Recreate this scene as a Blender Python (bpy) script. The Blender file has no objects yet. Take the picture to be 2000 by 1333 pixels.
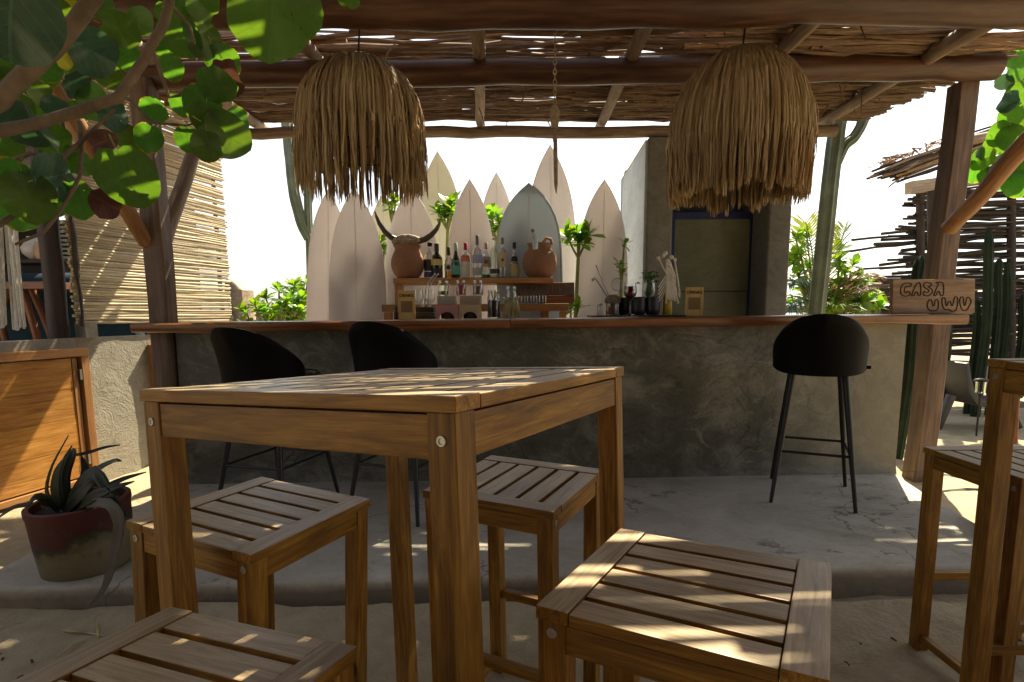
import bpy, bmesh, math, random
from mathutils import Vector, Matrix, noise
R = math.radians
PI = math.pi
random.seed(7)

scene = bpy.context.scene
COL = scene.collection

# ------------------------------------------------------------------ camera
CAM_H, FPX, CPX, CPY = 1.17, 1096.4, 1000.0, 750.0
PITCH, ROLL = R(7.125), R(0.329)
cam_data = bpy.data.cameras.new('camera')
cam = bpy.data.objects.new('camera', cam_data)
COL.objects.link(cam)
cam_data.sensor_fit = 'HORIZONTAL'
cam_data.sensor_width = 36.0
cam_data.lens = FPX / 2000 * 36
cam_data.shift_y = (CPY - 666.5) / 2000
cam_data.clip_start = 0.02
cam_data.clip_end = 2000
cam.matrix_world = (Matrix.Translation((0, 0, CAM_H)) @ Matrix.Rotation(R(90) - PITCH, 4, 'X')
                    @ Matrix.Rotation(-ROLL, 4, 'Z'))
scene.camera = cam

# ------------------------------------------------------------------ sky and sun
SUN_AZ, SUN_EL = R(28), R(50.8)      # azimuth from +Y towards +X
world = bpy.data.worlds.new('World')
scene.world = world
world.use_nodes = True
wn = world.node_tree
bg = wn.nodes['Background']
sky = wn.nodes.new('ShaderNodeTexSky')
sky.sky_type = 'NISHITA'
sky.sun_disc = False
sky.sun_elevation = SUN_EL
sky.sun_rotation = SUN_AZ
sky.air_density = 1.0
sky.dust_density = 2.0
sky.ozone_density = 1.0
hsv = wn.nodes.new('ShaderNodeHueSaturation')      # milky coastal haze: a paler blue over the whole dome
hsv.inputs['Saturation'].default_value = 0.45
tint = wn.nodes.new('ShaderNodeMix'); tint.data_type = 'RGBA'; tint.blend_type = 'MULTIPLY'
tint.inputs[0].default_value = 1.0; tint.inputs[7].default_value = (1.0, 0.985, 0.95, 1)
wn.links.new(sky.outputs[0], hsv.inputs['Color']); wn.links.new(hsv.outputs[0], tint.inputs[6])
wn.links.new(tint.outputs[2], bg.inputs[0])
bg.inputs[1].default_value = 0.092

sun_data = bpy.data.lights.new('sun', 'SUN')
sun_data.energy = 4.8
sun_data.angle = R(0.5)
sun_data.color = (1.0, 0.86, 0.60)
sun = bpy.data.objects.new('sun', sun_data)
COL.objects.link(sun)
sdir = Vector((math.sin(SUN_AZ) * math.cos(SUN_EL), math.cos(SUN_AZ) * math.cos(SUN_EL), math.sin(SUN_EL)))
sun.rotation_euler = sdir.to_track_quat('Z', 'Y').to_euler()
sun.location = sdir * 30

scene.view_settings.view_transform = 'Standard'
scene.view_settings.look = 'None'
scene.view_settings.gamma = 1.0
scene.view_settings.use_curve_mapping = False
scene.view_settings.exposure = 1.5
scene.cycles.max_bounces = 10
scene.cycles.transparent_max_bounces = 12
scene.cycles.caustics_reflective = False
scene.cycles.caustics_refractive = False

# ------------------------------------------------------------------ helpers
def A(px, py, Y):
    """surveying helper: the point at distance Y on the sight line through photo pixel (px, py)"""
    a, b = px - CPX, CPY - py
    c, s = math.cos(ROLL), math.sin(ROLL)
    X, Z = (c * a + s * b) / FPX, (-s * a + c * b) / FPX
    d = Vector((X, math.cos(PITCH) + math.sin(PITCH) * Z, -math.sin(PITCH) + math.cos(PITCH) * Z))
    return Vector((0, 0, CAM_H)) + d * (Y / d.y)

def tag(o, label=None, cat=None, group=None, kind=None):
    if label: o['label'] = label
    if cat: o['category'] = cat
    if group: o['group'] = group
    if kind: o['kind'] = kind
    return o

def link(o, parent=None):
    COL.objects.link(o)
    if parent is not None: o.parent = parent
    return o

def thing(name, label, cat, loc=(0, 0, 0), rz=0.0, group=None, matrix=None):
    o = bpy.data.objects.new(name, None)
    o.empty_display_size = 0.1
    link(o)
    if matrix is not None: o.matrix_basis = matrix
    else:
        o.location = loc; o.rotation_euler = (0, 0, rz)
    return tag(o, label, cat, group)

def children_of(o):
    return [c for c in COL.objects if c.parent == o]

def copy_tree(o, parent=None):
    kids = list(KIDS.get(o.name, []))
    c = o.copy(); link(c, parent)
    KIDS[c.name] = []
    for ch in kids:
        n = copy_tree(ch, c); KIDS[c.name].append(n)
    return c
KIDS = {}
def reg(o):
    if o.parent is not None: KIDS.setdefault(o.parent.name, []).append(o)
    return o

class MB:
    def __init__(s): s.v = []; s.f = []; s.uv = None
    def add(s, vs, fs):
        n = len(s.v); s.v += [tuple(p) for p in vs]; s.f += [tuple(i + n for i in f) for f in fs]
    def box(s, c, d, rot=None, taper=1.0):
        x, y, z = d[0] / 2, d[1] / 2, d[2] / 2
        vs = [Vector(p) for p in ((-x, -y, -z), (x, -y, -z), (x, y, -z), (-x, y, -z),
              (-x * taper, -y * taper, z), (x * taper, -y * taper, z), (x * taper, y * taper, z), (-x * taper, y * taper, z))]
        if rot is not None: vs = [rot @ p for p in vs]
        c = Vector(c)
        s.add([p + c for p in vs], [(3, 2, 1, 0), (4, 5, 6, 7), (0, 1, 5, 4), (1, 2, 6, 5), (2, 3, 7, 6), (3, 0, 4, 7)])
    def tube(s, pts, rad, n=8, caps=True, ribs=0.0, squash=None):
        pts = [Vector(p) for p in pts]
        if not isinstance(rad, (list, tuple)): rad = [rad] * len(pts)
        m = len(pts); base = len(s.v)
        t0 = (pts[1] - pts[0]).normalized()
        ref = Vector((0, 0, 1)) if abs(t0.z) < 0.9 else Vector((1, 0, 0))
        u = t0.cross(ref).normalized()
        for i in range(m):
            t = (pts[min(i + 1, m - 1)] - pts[max(i - 1, 0)]).normalized()
            u = (u - t * u.dot(t)).normalized(); w = t.cross(u)
            for k in range(n):
                a = 2 * PI * k / n
                r = rad[i] * (1 - ribs * (k % 2)) if ribs else rad[i]
                p = pts[i] + u * math.cos(a) * r + w * math.sin(a) * r * (squash or 1)
                s.v.append(tuple(p))
        for i in range(m - 1):
            for k in range(n):
                a, b = base + i * n + k, base + i * n + (k + 1) % n
                s.f.append((a, b, b + n, a + n))
        if caps:
            s.f.append(tuple(base + k for k in reversed(range(n))))
            s.f.append(tuple(base + (m - 1) * n + k for k in range(n)))
    def lathe(s, prof, n=20, c=(0, 0, 0), cap0=True, cap1=False):
        base = len(s.v); c = Vector(c)
        for r, z in prof:
            for k in range(n):
                a = 2 * PI * k / n
                s.v.append((c.x + r * math.cos(a), c.y + r * math.sin(a), c.z + z))
        m = len(prof)
        for i in range(m - 1):
            for k in range(n):
                a, b = base + i * n + k, base + i * n + (k + 1) % n
                s.f.append((a, b, b + n, a + n))
        if cap0: s.f.append(tuple(base + k for k in reversed(range(n))))
        if cap1: s.f.append(tuple(base + (m - 1) * n + k for k in range(n)))
    def prism(s, poly, h, origin=(0, 0, 0), ax=None):
        """extrude a 2-D polygon by h; ax = (u, v, w) axes"""
        u, v, w = ax or (Vector((1, 0, 0)), Vector((0, 1, 0)), Vector((0, 0, 1)))
        o = Vector(origin); n = len(poly); b = len(s.v)
        for k in (0, 1):
            for p in poly: s.v.append(tuple(o + u * p[0] + v * p[1] + w * (h * k)))
        s.f.append(tuple(b + i for i in reversed(range(n)))); s.f.append(tuple(b + n + i for i in range(n)))
        for i in range(n):
            j = (i + 1) % n; s.f.append((b + i, b + j, b + n + j, b + n + i))
    def mesh(s, name, mat, smooth=False, bevel=0.0, seg=2, angle=30):
        me = bpy.data.meshes.new(name)
        me.from_pydata(s.v, [], s.f)
        if bevel > 0:
            bm = bmesh.new(); bm.from_mesh(me)
            ed = [e for e in bm.edges if len(e.link_faces) == 2 and e.calc_face_angle(0) > R(angle)]
            bmesh.ops.bevel(bm, geom=ed, offset=bevel, segments=seg, affect='EDGES', profile=0.6)
            bm.to_mesh(me); bm.free()
        if smooth:
            me.polygons.foreach_set('use_smooth', [True] * len(me.polygons))
            try: me.set_sharp_from_angle(angle=R(smooth if smooth is not True else 45))
            except Exception: pass
        if mat is not None: me.materials.append(mat)
        me.update()
        return me
    def build(s, name, mat, parent=None, **kw):
        o = bpy.data.objects.new(name, s.mesh(name, mat, **kw))
        link(o, parent); reg(o)
        return o

def ob(name, me, parent=None, loc=None, rot=None, matrix=None, scale=None):
    o = bpy.data.objects.new(name, me)
    link(o, parent); reg(o)
    if matrix is not None: o.matrix_basis = matrix
    if loc is not None: o.location = loc
    if rot is not None: o.rotation_euler = rot
    if scale is not None: o.scale = scale
    return o

def along(p0, p1, up=Vector((0, 0, 1))):
    """matrix whose local X runs from p0 to p1, origin at p0"""
    p0, p1 = Vector(p0), Vector(p1)
    x = (p1 - p0).normalized()
    if abs(x.dot(up)) > 0.98: up = Vector((0, 1, 0))
    y = up.cross(x).normalized(); z = x.cross(y)
    m = Matrix((x, y, z)).transposed().to_4x4(); m.translation = p0
    return m

def log_mesh(name, L, r0, r1, mat, n=12, seg=10, wob=0.01, bend=0.0, seed=0, smooth=True):
    rnd = random.Random(seed); mb = MB()
    pts, rad = [], []
    oy, oz = rnd.uniform(0, 50), rnd.uniform(0, 50)
    for i in range(seg + 1):
        t = i / seg
        pts.append((L * t, wob * noise.noise((t * 3 * max(1, L), oy, 0)) + bend * math.sin(PI * t), wob * noise.noise((t * 3 * max(1, L), oz, 5))))
        rad.append((r0 + (r1 - r0) * t) * (1 + 0.06 * noise.noise((t * 5 * max(1, L), oy, 9))))
    mb.tube(pts, rad, n)
    return mb.mesh(name, mat, smooth=smooth)

def log(name, p0, p1, r0, r1, mat, parent, **kw):
    p0, p1 = Vector(p0), Vector(p1)
    return ob(name, log_mesh(name, (p1 - p0).length, r0, r1, mat, **kw), parent, matrix=along(p0, p1))

PLANKS = {}
def plank(name, parent, dims, center, axis, mat, bevel=0.003):
    """a board with its grain along local X; axis tells which parent axis the grain follows. dims in parent axes"""
    dx, dy, dz = dims
    if axis == 'x': d, rot = (dx, dy, dz), (0, 0, 0)
    elif axis == 'y': d, rot = (dy, dx, dz), (0, 0, PI / 2)
    else: d, rot = (dz, dy, dx), (0, -PI / 2, 0)
    key = (tuple(round(v, 4) for v in d), mat.name, round(bevel, 4))
    if key not in PLANKS:
        mb = MB(); mb.box((0, 0, 0), d); me = PLANKS[key] = mb.mesh(name, mat, bevel=bevel)
        if mat.name == 'acacia_weathered_skylit':       # upper face: sky sheen and bleaching put into colour; edges keep the oil colour
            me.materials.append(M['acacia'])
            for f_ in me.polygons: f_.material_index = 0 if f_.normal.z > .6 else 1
    return ob(name, PLANKS[key], parent, loc=center, rot=rot)

# ------------------------------------------------------------------ materials
def new_mat(name):
    m = bpy.data.materials.new(name); m.use_nodes = True
    nt = m.node_tree; b = nt.nodes['Principled BSDF']
    return m, nt, b
def nd(nt, kind, **kw):
    n = nt.nodes.new(kind)
    for k, v in kw.items():
        if k.startswith('i_'): n.inputs[k[2:].replace('_', ' ')].default_value = v
        else: setattr(n, k, v)
    return n
def ramp(nt, fac, stops):
    r = nt.nodes.new('ShaderNodeValToRGB')
    el = r.color_ramp.elements
    while len(el) < len(stops): el.new(0.5)
    for e, (p, c) in zip(el, stops): e.position = p; e.color = (*c, 1)
    nt.links.new(fac, r.inputs[0]); return r
def coords(nt, scale=(1, 1, 1), rand=True, out='Object'):
    tc = nt.nodes.new('ShaderNodeTexCoord'); mp = nt.nodes.new('ShaderNodeMapping')
    mp.inputs['Scale'].default_value = scale
    src = tc.outputs[out]
    if rand:
        oi = nt.nodes.new('ShaderNodeObjectInfo'); va = nt.nodes.new('ShaderNodeVectorMath'); va.operation = 'MULTIPLY_ADD'
        cb = nt.nodes.new('ShaderNodeCombineXYZ')
        for i in range(3): nt.links.new(oi.outputs['Random'], cb.inputs[i])
        nt.links.new(cb.outputs[0], va.inputs[0]); va.inputs[1].default_value = (37, 19, 53); nt.links.new(src, va.inputs[2])
        src = va.outputs[0]
    nt.links.new(src, mp.inputs[0]); return mp.outputs[0]
def noise_n(nt, vec, scale, detail=4, rough=0.6, dist=0.0):
    n = nd(nt, 'ShaderNodeTexNoise'); n.inputs['Scale'].default_value = scale; n.inputs['Detail'].default_value = detail
    n.inputs['Roughness'].default_value = rough; n.inputs['Distortion'].default_value = dist
    nt.links.new(vec, n.inputs['Vector']); return n.outputs['Fac']
def mixc(nt, fac, a, b, mode='MIX'):
    m = nt.nodes.new('ShaderNodeMix'); m.data_type = 'RGBA'; m.blend_type = mode
    for sock, v in ((m.inputs['Factor'], fac), (m.inputs['A'], a), (m.inputs['B'], b)):
        pass
    fs, As, Bs = m.inputs[0], m.inputs[6], m.inputs[7]
    for sock, v in ((fs, fac), (As, a), (Bs, b)):
        if hasattr(v, 'is_linked') or hasattr(v, 'links'): nt.links.new(v, sock)
        elif isinstance(v, (int, float)): sock.default_value = v
        else: sock.default_value = (*v, 1)
    return m.outputs[2]
def math_n(nt, op, a, b=None):
    m = nt.nodes.new('ShaderNodeMath'); m.operation = op
    for i, v in enumerate((a, b)):
        if v is None: continue
        if hasattr(v, 'links'): nt.links.new(v, m.inputs[i])
        else: m.inputs[i].default_value = v
    return m.outputs[0]
def bump(nt, b, h, strength=0.3, dist=0.01):
    n = nt.nodes.new('ShaderNodeBump'); n.inputs['Strength'].default_value = strength; n.inputs['Distance'].default_value = dist
    nt.links.new(h, n.inputs['Height']); nt.links.new(n.outputs[0], b.inputs['Normal'])

def wood(name, dark, mid, light, rough=0.45, grain=1.0, bumps=0.15, vary=0.35, coat=0.0, along_scale=1.6, spec=0.5):
    m, nt, b = new_mat(name); b.inputs['Specular IOR Level'].default_value = spec
    v = coords(nt, (along_scale * grain, 16 * grain, 16 * grain))
    n1 = noise_n(nt, v, 1.6, 6, 0.62, 1.2)
    v2 = coords(nt, (2.2 * grain, 70 * grain, 70 * grain))
    n2 = noise_n(nt, v2, 2.0, 3, 0.6)
    v3 = coords(nt, (2.5, 7, 7)); n3 = noise_n(nt, v3, 1.3, 4, 0.6, 0.5)
    f = math_n(nt, 'ADD', math_n(nt, 'MULTIPLY', n1, 0.52), math_n(nt, 'ADD', math_n(nt, 'MULTIPLY', n2, 0.24), math_n(nt, 'MULTIPLY', n3, 0.24)))
    r = ramp(nt, f, [(0.34, dark), (0.5, mid), (0.66, light)])
    oi = nt.nodes.new('ShaderNodeObjectInfo')
    hv = nt.nodes.new('ShaderNodeHueSaturation')
    val = math_n(nt, 'ADD', math_n(nt, 'MULTIPLY', oi.outputs['Random'], vary), 1 - vary / 2)
    nt.links.new(val, hv.inputs['Value']); nt.links.new(r.outputs[0], hv.inputs['Color'])
    nt.links.new(hv.outputs[0], b.inputs['Base Color'])
    rr = math_n(nt, 'ADD', math_n(nt, 'MULTIPLY', n2, 0.3), rough - 0.15)
    nt.links.new(rr, b.inputs['Roughness'])
    if coat: b.inputs['Coat Weight'].default_value = coat; b.inputs['Coat Roughness'].default_value = 0.3
    bump(nt, b, f, bumps, 0.004)
    return m

def plain(name, col, rough=0.5, metal=0.0, var=0.12, scale=12, bumps=0.0, spec=0.5, trans=0.0):
    m, nt, b = new_mat(name)
    n = noise_n(nt, coords(nt), scale, 4, 0.6)
    r = ramp(nt, n, [(0.3, tuple(c * (1 - var) for c in col)), (0.7, tuple(min(1, c * (1 + var)) for c in col))])
    nt.links.new(r.outputs[0], b.inputs['Base Color'])
    b.inputs['Roughness'].default_value = rough; b.inputs['Metallic'].default_value = metal
    b.inputs['Specular IOR Level'].default_value = spec
    if trans: b.inputs['Transmission Weight'].default_value = trans
    if bumps: bump(nt, b, n, bumps, 0.005)
    return m

def concrete(name, cols, rough=0.8, stroke=0.5, scale=1.0, bumps=0.4, swirl=0.55, scratch=0.0):
    """hand-trowelled cement: cloudy patches and curved trowel strokes"""
    m, nt, b = new_mat(name)
    v = coords(nt, rand=False)
    big = noise_n(nt, v, 1.7 * scale, 5, 0.62, 0.6)
    w = nd(nt, 'ShaderNodeTexNoise'); w.inputs['Scale'].default_value = 2.6 * scale; w.inputs['Detail'].default_value = 2
    nt.links.new(v, w.inputs['Vector'])
    dv = nt.nodes.new('ShaderNodeVectorMath'); dv.operation = 'MULTIPLY_ADD'
    nt.links.new(w.outputs['Color'], dv.inputs[0]); dv.inputs[1].default_value = (swirl, swirl, swirl); nt.links.new(v, dv.inputs[2])
    ms = nt.nodes.new('ShaderNodeMapping'); ms.inputs['Scale'].default_value = (4 * scale, 4 * scale, 11 * scale)
    nt.links.new(dv.outputs[0], ms.inputs[0])
    st = noise_n(nt, ms.outputs[0], 1.2, 6, 0.68, 0.9)
    fine = noise_n(nt, v, 55 * scale, 4, 0.65)
    f = math_n(nt, 'ADD', math_n(nt, 'MULTIPLY', big, 1 - stroke), math_n(nt, 'MULTIPLY', st, stroke))
    f = math_n(nt, 'ADD', f, math_n(nt, 'MULTIPLY', math_n(nt, 'SUBTRACT', fine, 0.5), 0.18))
    r = ramp(nt, f, [(0.30, cols[0]), (0.5, cols[1]), (0.68, cols[2])])
    col = r.outputs[0]; h0 = None
    if scratch:
        sn = noise_n(nt, v, 1.15, 1.5, 0.45, 0.5); sc = noise_n(nt, v, 9, 4, 0.6)
        ln = math_n(nt, 'FRACT', math_n(nt, 'ADD', math_n(nt, 'MULTIPLY', sn, 26.0), math_n(nt, 'MULTIPLY', sc, 1.6)))
        lin = math_n(nt, 'LESS_THAN', math_n(nt, 'ABSOLUTE', math_n(nt, 'SUBTRACT', ln, .5)), .09)
        msk = ramp(nt, noise_n(nt, v, 1.3, 3, 0.6), [(.47, (0, 0, 0)), (.60, (1, 1, 1))]).outputs[0]
        brk = ramp(nt, noise_n(nt, v, 6, 3, 0.6), [(.42, (0, 0, 0)), (.56, (1, 1, 1))]).outputs[0]
        lm_ = math_n(nt, 'MULTIPLY', math_n(nt, 'MULTIPLY', lin, msk), brk)
        col = mixc(nt, math_n(nt, 'MULTIPLY', lm_, scratch), col, tuple(c * .55 for c in cols[0])); h0 = lm_
        pale = math_n(nt, 'MULTIPLY', ramp(nt, noise_n(nt, v, 2.3, 6, .68, .6), [(.52, (0, 0, 0)), (.66, (1, 1, 1))]).outputs[0], .55)
        col = mixc(nt, pale, col, cols[2])
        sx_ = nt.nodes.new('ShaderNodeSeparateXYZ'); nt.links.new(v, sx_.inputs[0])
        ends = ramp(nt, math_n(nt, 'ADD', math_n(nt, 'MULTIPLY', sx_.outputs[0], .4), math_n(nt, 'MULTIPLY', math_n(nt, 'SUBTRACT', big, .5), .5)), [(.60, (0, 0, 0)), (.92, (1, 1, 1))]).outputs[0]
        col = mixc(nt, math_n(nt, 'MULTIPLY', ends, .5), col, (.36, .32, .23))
    nt.links.new(col, b.inputs['Base Color']); b.inputs['Roughness'].default_value = rough
    h = math_n(nt, 'ADD', math_n(nt, 'MULTIPLY', st, 0.7), math_n(nt, 'MULTIPLY', fine, 0.35))
    if h0 is not None: h = math_n(nt, 'SUBTRACT', h, math_n(nt, 'MULTIPLY', h0, .4))
    bump(nt, b, h, bumps, 0.012)
    return m

def glass(name, col=(1, 1, 1), rough=0.02, ior=1.45):
    m, nt, b = new_mat(name)      # thin-walled: clear body, Fresnel gloss
    tr = nt.nodes.new('ShaderNodeBsdfTransparent'); tr.inputs[0].default_value = (*col, 1)
    gl = nt.nodes.new('ShaderNodeBsdfGlossy'); gl.inputs['Roughness'].default_value = max(.04, rough)
    lw = nt.nodes.new('ShaderNodeLayerWeight'); lw.inputs['Blend'].default_value = 0.38
    mx = nt.nodes.new('ShaderNodeMixShader'); nt.links.new(math_n(nt, 'MULTIPLY', lw.outputs['Facing'], .75), mx.inputs[0])
    nt.links.new(tr.outputs[0], mx.inputs[1]); nt.links.new(gl.outputs[0], mx.inputs[2]); nt.links.new(mx.outputs[0], nt.nodes['Material Output'].inputs[0])
    return m

def leaf_mat(name, col, back, glow, veins=True, rough=0.4, dry=0.0, vary=0.5, tl=0.5):
    m, nt, b = new_mat(name)
    out = nt.nodes['Material Output']
    tc = nt.nodes.new('ShaderNodeTexCoord'); sp = nt.nodes.new('ShaderNodeSeparateXYZ')
    nt.links.new(tc.outputs['UV'], sp.inputs[0])
    oi = nt.nodes.new('ShaderNodeObjectInfo')
    n = noise_n(nt, coords(nt), 9, 4, 0.6)
    base = ramp(nt, n, [(0.3, tuple(c * 0.75 for c in col)), (0.7, tuple(c * 1.2 for c in col))]).outputs[0]
    gl = ramp(nt, n, [(0.3, tuple(c * 0.85 for c in glow)), (0.7, glow)]).outputs[0]
    if veins:
        u, vv = sp.outputs[0], sp.outputs[1]
        mid = math_n(nt, 'LESS_THAN', math_n(nt, 'ABSOLUTE', math_n(nt, 'SUBTRACT', vv, 0.5)), 0.014)
        s = math_n(nt, 'SUBTRACT', math_n(nt, 'MULTIPLY', u, 6.0), math_n(nt, 'MULTIPLY', math_n(nt, 'ABSOLUTE', math_n(nt, 'SUBTRACT', vv, 0.5)), 5.0))
        fr = math_n(nt, 'ABSOLUTE', math_n(nt, 'SUBTRACT', math_n(nt, 'FRACT', s), 0.5))
        side = math_n(nt, 'LESS_THAN', fr, 0.04)
        vf = math_n(nt, 'MULTIPLY', math_n(nt, 'MAXIMUM', mid, math_n(nt, 'MULTIPLY', side, 0.65)), 0.75)
        base = mixc(nt, vf, base, tuple(min(1, c * 1.8 + 0.03) for c in col))
        gl = mixc(nt, vf, gl, tuple(c * 0.55 for c in glow))
        # browned, eaten rim
        du = math_n(nt, 'POWER', math_n(nt, 'MULTIPLY', math_n(nt, 'SUBTRACT', u, 0.5), 2.0), 2.0)
        dv = math_n(nt, 'POWER', math_n(nt, 'MULTIPLY', math_n(nt, 'SUBTRACT', vv, 0.5), 2.0), 2.0)
        rad = math_n(nt, 'ADD', math_n(nt, 'SQRT', math_n(nt, 'ADD', du, dv)), math_n(nt, 'MULTIPLY', math_n(nt, 'SUBTRACT', n, 0.5), 0.5))
        rim = math_n(nt, 'MULTIPLY', math_n(nt, 'GREATER_THAN', rad, 0.97), math_n(nt, 'GREATER_THAN', oi.outputs['Random'], 0.62))
        base = mixc(nt, rim, base, (0.20, 0.13, 0.02)); gl = mixc(nt, rim, gl, (0.45, 0.30, 0.02))
        sn = noise_n(nt, coords(nt, (1, 1, 1)), 17, 3, 0.5)
        spot = ramp(nt, sn, [(0.70, (0, 0, 0)), (0.74, (1, 1, 1))]).outputs[0]
        base = mixc(nt, spot, base, (0.10, 0.06, 0.02)); gl = mixc(nt, spot, gl, (0.12, 0.07, 0.01))
    hv = nt.nodes.new('ShaderNodeHueSaturation'); hv2 = nt.nodes.new('ShaderNodeHueSaturation')
    val = math_n(nt, 'ADD', math_n(nt, 'MULTIPLY', oi.outputs['Random'], vary), 1 - vary / 2)
    hue = math_n(nt, 'ADD', math_n(nt, 'MULTIPLY', oi.outputs['Random'], 0.05), 0.475)
    for h, c in ((hv, base), (hv2, gl)):
        nt.links.new(val, h.inputs['Value']); nt.links.new(hue, h.inputs['Hue']); nt.links.new(c, h.inputs['Color'])
    nt.links.new(hv.outputs[0], b.inputs['Base Color']); b.inputs['Roughness'].default_value = rough
    t = nt.nodes.new('ShaderNodeBsdfTranslucent'); nt.links.new(hv2.outputs[0], t.inputs[0])
    mx = nt.nodes.new('ShaderNodeMixShader'); mx.inputs[0].default_value = tl
    nt.links.new(b.outputs[0], mx.inputs[1]); nt.links.new(t.outputs[0], mx.inputs[2]); nt.links.new(mx.outputs[0], out.inputs[0])
    return m

M = {}
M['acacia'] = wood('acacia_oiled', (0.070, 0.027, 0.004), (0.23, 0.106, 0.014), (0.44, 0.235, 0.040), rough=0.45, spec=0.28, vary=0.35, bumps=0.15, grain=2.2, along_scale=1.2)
M['acacia_top'] = wood('acacia_weathered_skylit', (0.21, 0.145, 0.082), (0.42, 0.315, 0.195), (0.60, 0.48, 0.325), rough=0.38, vary=0.3, bumps=0.3, grain=2.4, along_scale=1.3)  # reflected sky put into the top colour, besides weathering
M['beam'] = wood('beam_redbrown', (0.030, 0.013, 0.007), (0.088, 0.036, 0.017), (0.18, 0.088, 0.046), rough=0.42, grain=0.6, bumps=0.35, vary=0.3)
M['rafter'] = wood('rafter_weathered', (0.09, 0.055, 0.035), (0.20, 0.135, 0.09), (0.36, 0.27, 0.19), rough=0.7, grain=0.9, bumps=0.4)
M['post'] = wood('post_weathered', (0.045, 0.026, 0.017), (0.14, 0.088, 0.058), (0.28, 0.195, 0.13), rough=0.65, grain=0.55, bumps=0.5, vary=0.1)
M['brace'] = wood('brace_orange', (0.11, 0.045, 0.015), (0.30, 0.14, 0.05), (0.46, 0.27, 0.12), rough=0.5, grain=0.7, bumps=0.35)
M['stick'] = wood('roof_stick', (0.06, 0.033, 0.018), (0.22, 0.13, 0.075), (0.44, 0.30, 0.185), rough=0.7, grain=2.0, bumps=0.4, vary=0.9)
M['fence_stick'] = wood('fence_stick', (0.013, 0.009, 0.008), (0.036, 0.026, 0.021), (0.08, 0.058, 0.047), rough=0.8, grain=2.0, bumps=0.4, vary=0.6)
M['cane'] = wood('dry_cane', (0.26, 0.195, 0.11), (0.45, 0.365, 0.22), (0.62, 0.53, 0.36), rough=0.5, grain=1.2, bumps=0.25, vary=0.5)
M['bar_top'] = wood('bar_slab', (0.055, 0.018, 0.008), (0.17, 0.060, 0.020), (0.32, 0.14, 0.045), rough=0.30, grain=0.45, bumps=0.2, coat=0.35)
M['door'] = wood('door_wood', (0.17, 0.062, 0.012), (0.42, 0.19, 0.04), (0.62, 0.34, 0.09), rough=0.42, grain=1.7, bumps=0.2, vary=0.2, along_scale=1.2)
M['door_frame'] = wood('door_frame_wood', (0.16, 0.065, 0.02), (0.36, 0.17, 0.06), (0.5, 0.27, 0.11), rough=0.45, grain=0.8, bumps=0.2)
M['shelf'] = wood('shelf_wood', (0.22, 0.10, 0.035), (0.42, 0.21, 0.075), (0.55, 0.31, 0.13), rough=0.5, grain=0.8)
M['sign_wood'] = wood('sign_wood', (0.12, 0.065, 0.03), (0.27, 0.165, 0.085), (0.42, 0.29, 0.16), rough=0.6, grain=0.6, bumps=0.3)
M['carved'] = wood('carved_board', (0.09, 0.055, 0.036), (0.18, 0.115, 0.08), (0.27, 0.19, 0.14), rough=0.65, grain=0.8)
M['ply'] = wood('drink_sign_ply', (0.40, 0.26, 0.08), (0.52, 0.36, 0.12), (0.62, 0.45, 0.18), rough=0.5, grain=0.8, vary=0.1)
M['dark_wood'] = wood('dark_wood', (0.018, 0.011, 0.009), (0.04, 0.025, 0.02), (0.075, 0.05, 0.04), rough=0.7, grain=0.8)
M['red_wood'] = wood('red_wood', (0.07, 0.022, 0.008), (0.19, 0.06, 0.02), (0.30, 0.12, 0.045), rough=0.45)
M['drift'] = wood('driftwood', (0.16, 0.11, 0.08), (0.33, 0.25, 0.19), (0.5, 0.42, 0.34), rough=0.8, grain=1.0, bumps=0.6)
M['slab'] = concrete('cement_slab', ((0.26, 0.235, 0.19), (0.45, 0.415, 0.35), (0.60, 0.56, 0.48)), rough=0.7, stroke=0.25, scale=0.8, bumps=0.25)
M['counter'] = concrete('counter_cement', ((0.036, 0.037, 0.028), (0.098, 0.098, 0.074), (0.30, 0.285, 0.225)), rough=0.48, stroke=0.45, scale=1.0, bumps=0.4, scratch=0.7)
M['wall'] = concrete('wall_cement', ((0.21, 0.195, 0.155), (0.31, 0.29, 0.24), (0.40, 0.375, 0.315)), rough=0.85, stroke=0.5, scale=1.3, bumps=0.9)
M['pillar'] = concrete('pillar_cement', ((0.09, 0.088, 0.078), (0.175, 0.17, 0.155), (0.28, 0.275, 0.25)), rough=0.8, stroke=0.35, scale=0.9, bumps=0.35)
M['pillar_skylit'] = concrete('pillar_skylit_cement', ((0.28, 0.32, 0.34), (0.42, 0.47, 0.50), (0.54, 0.58, 0.60)), rough=0.8, stroke=0.35, scale=0.9, bumps=0.35)  # lit copy of the pillar cement, blue skylight put into its colour
M['panel'] = concrete('door_panel', ((0.075, 0.085, 0.05), (0.14, 0.155, 0.095), (0.21, 0.225, 0.15)), rough=0.5, stroke=0.25, scale=0.9, bumps=0.1)
M['velvet'] = plain('black_velvet', (0.0025, 0.0022, 0.0025), rough=0.6, spec=0.12)
M['velvet'].node_tree.nodes['Principled BSDF'].inputs['Sheen Weight'].default_value = 0.004
M['velvet'].node_tree.nodes['Principled BSDF'].inputs['Sheen Roughness'].default_value = 0.4
M['black_metal'] = plain('black_metal', (0.010, 0.010, 0.011), rough=0.45)
M['steel'] = plain('steel', (0.40, 0.39, 0.37), rough=0.42, metal=1.0)
M['rusty'] = plain('rusty_metal', (0.28, 0.10, 0.05), rough=0.7, var=0.4)
M['clay'] = plain('clay_pot', (0.30, 0.155, 0.095), rough=0.8, var=0.2, scale=7, bumps=0.15)
M['bone'] = plain('skull_bone', (0.40, 0.34, 0.27), rough=0.8, var=0.45, scale=30, bumps=0.6)
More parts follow.
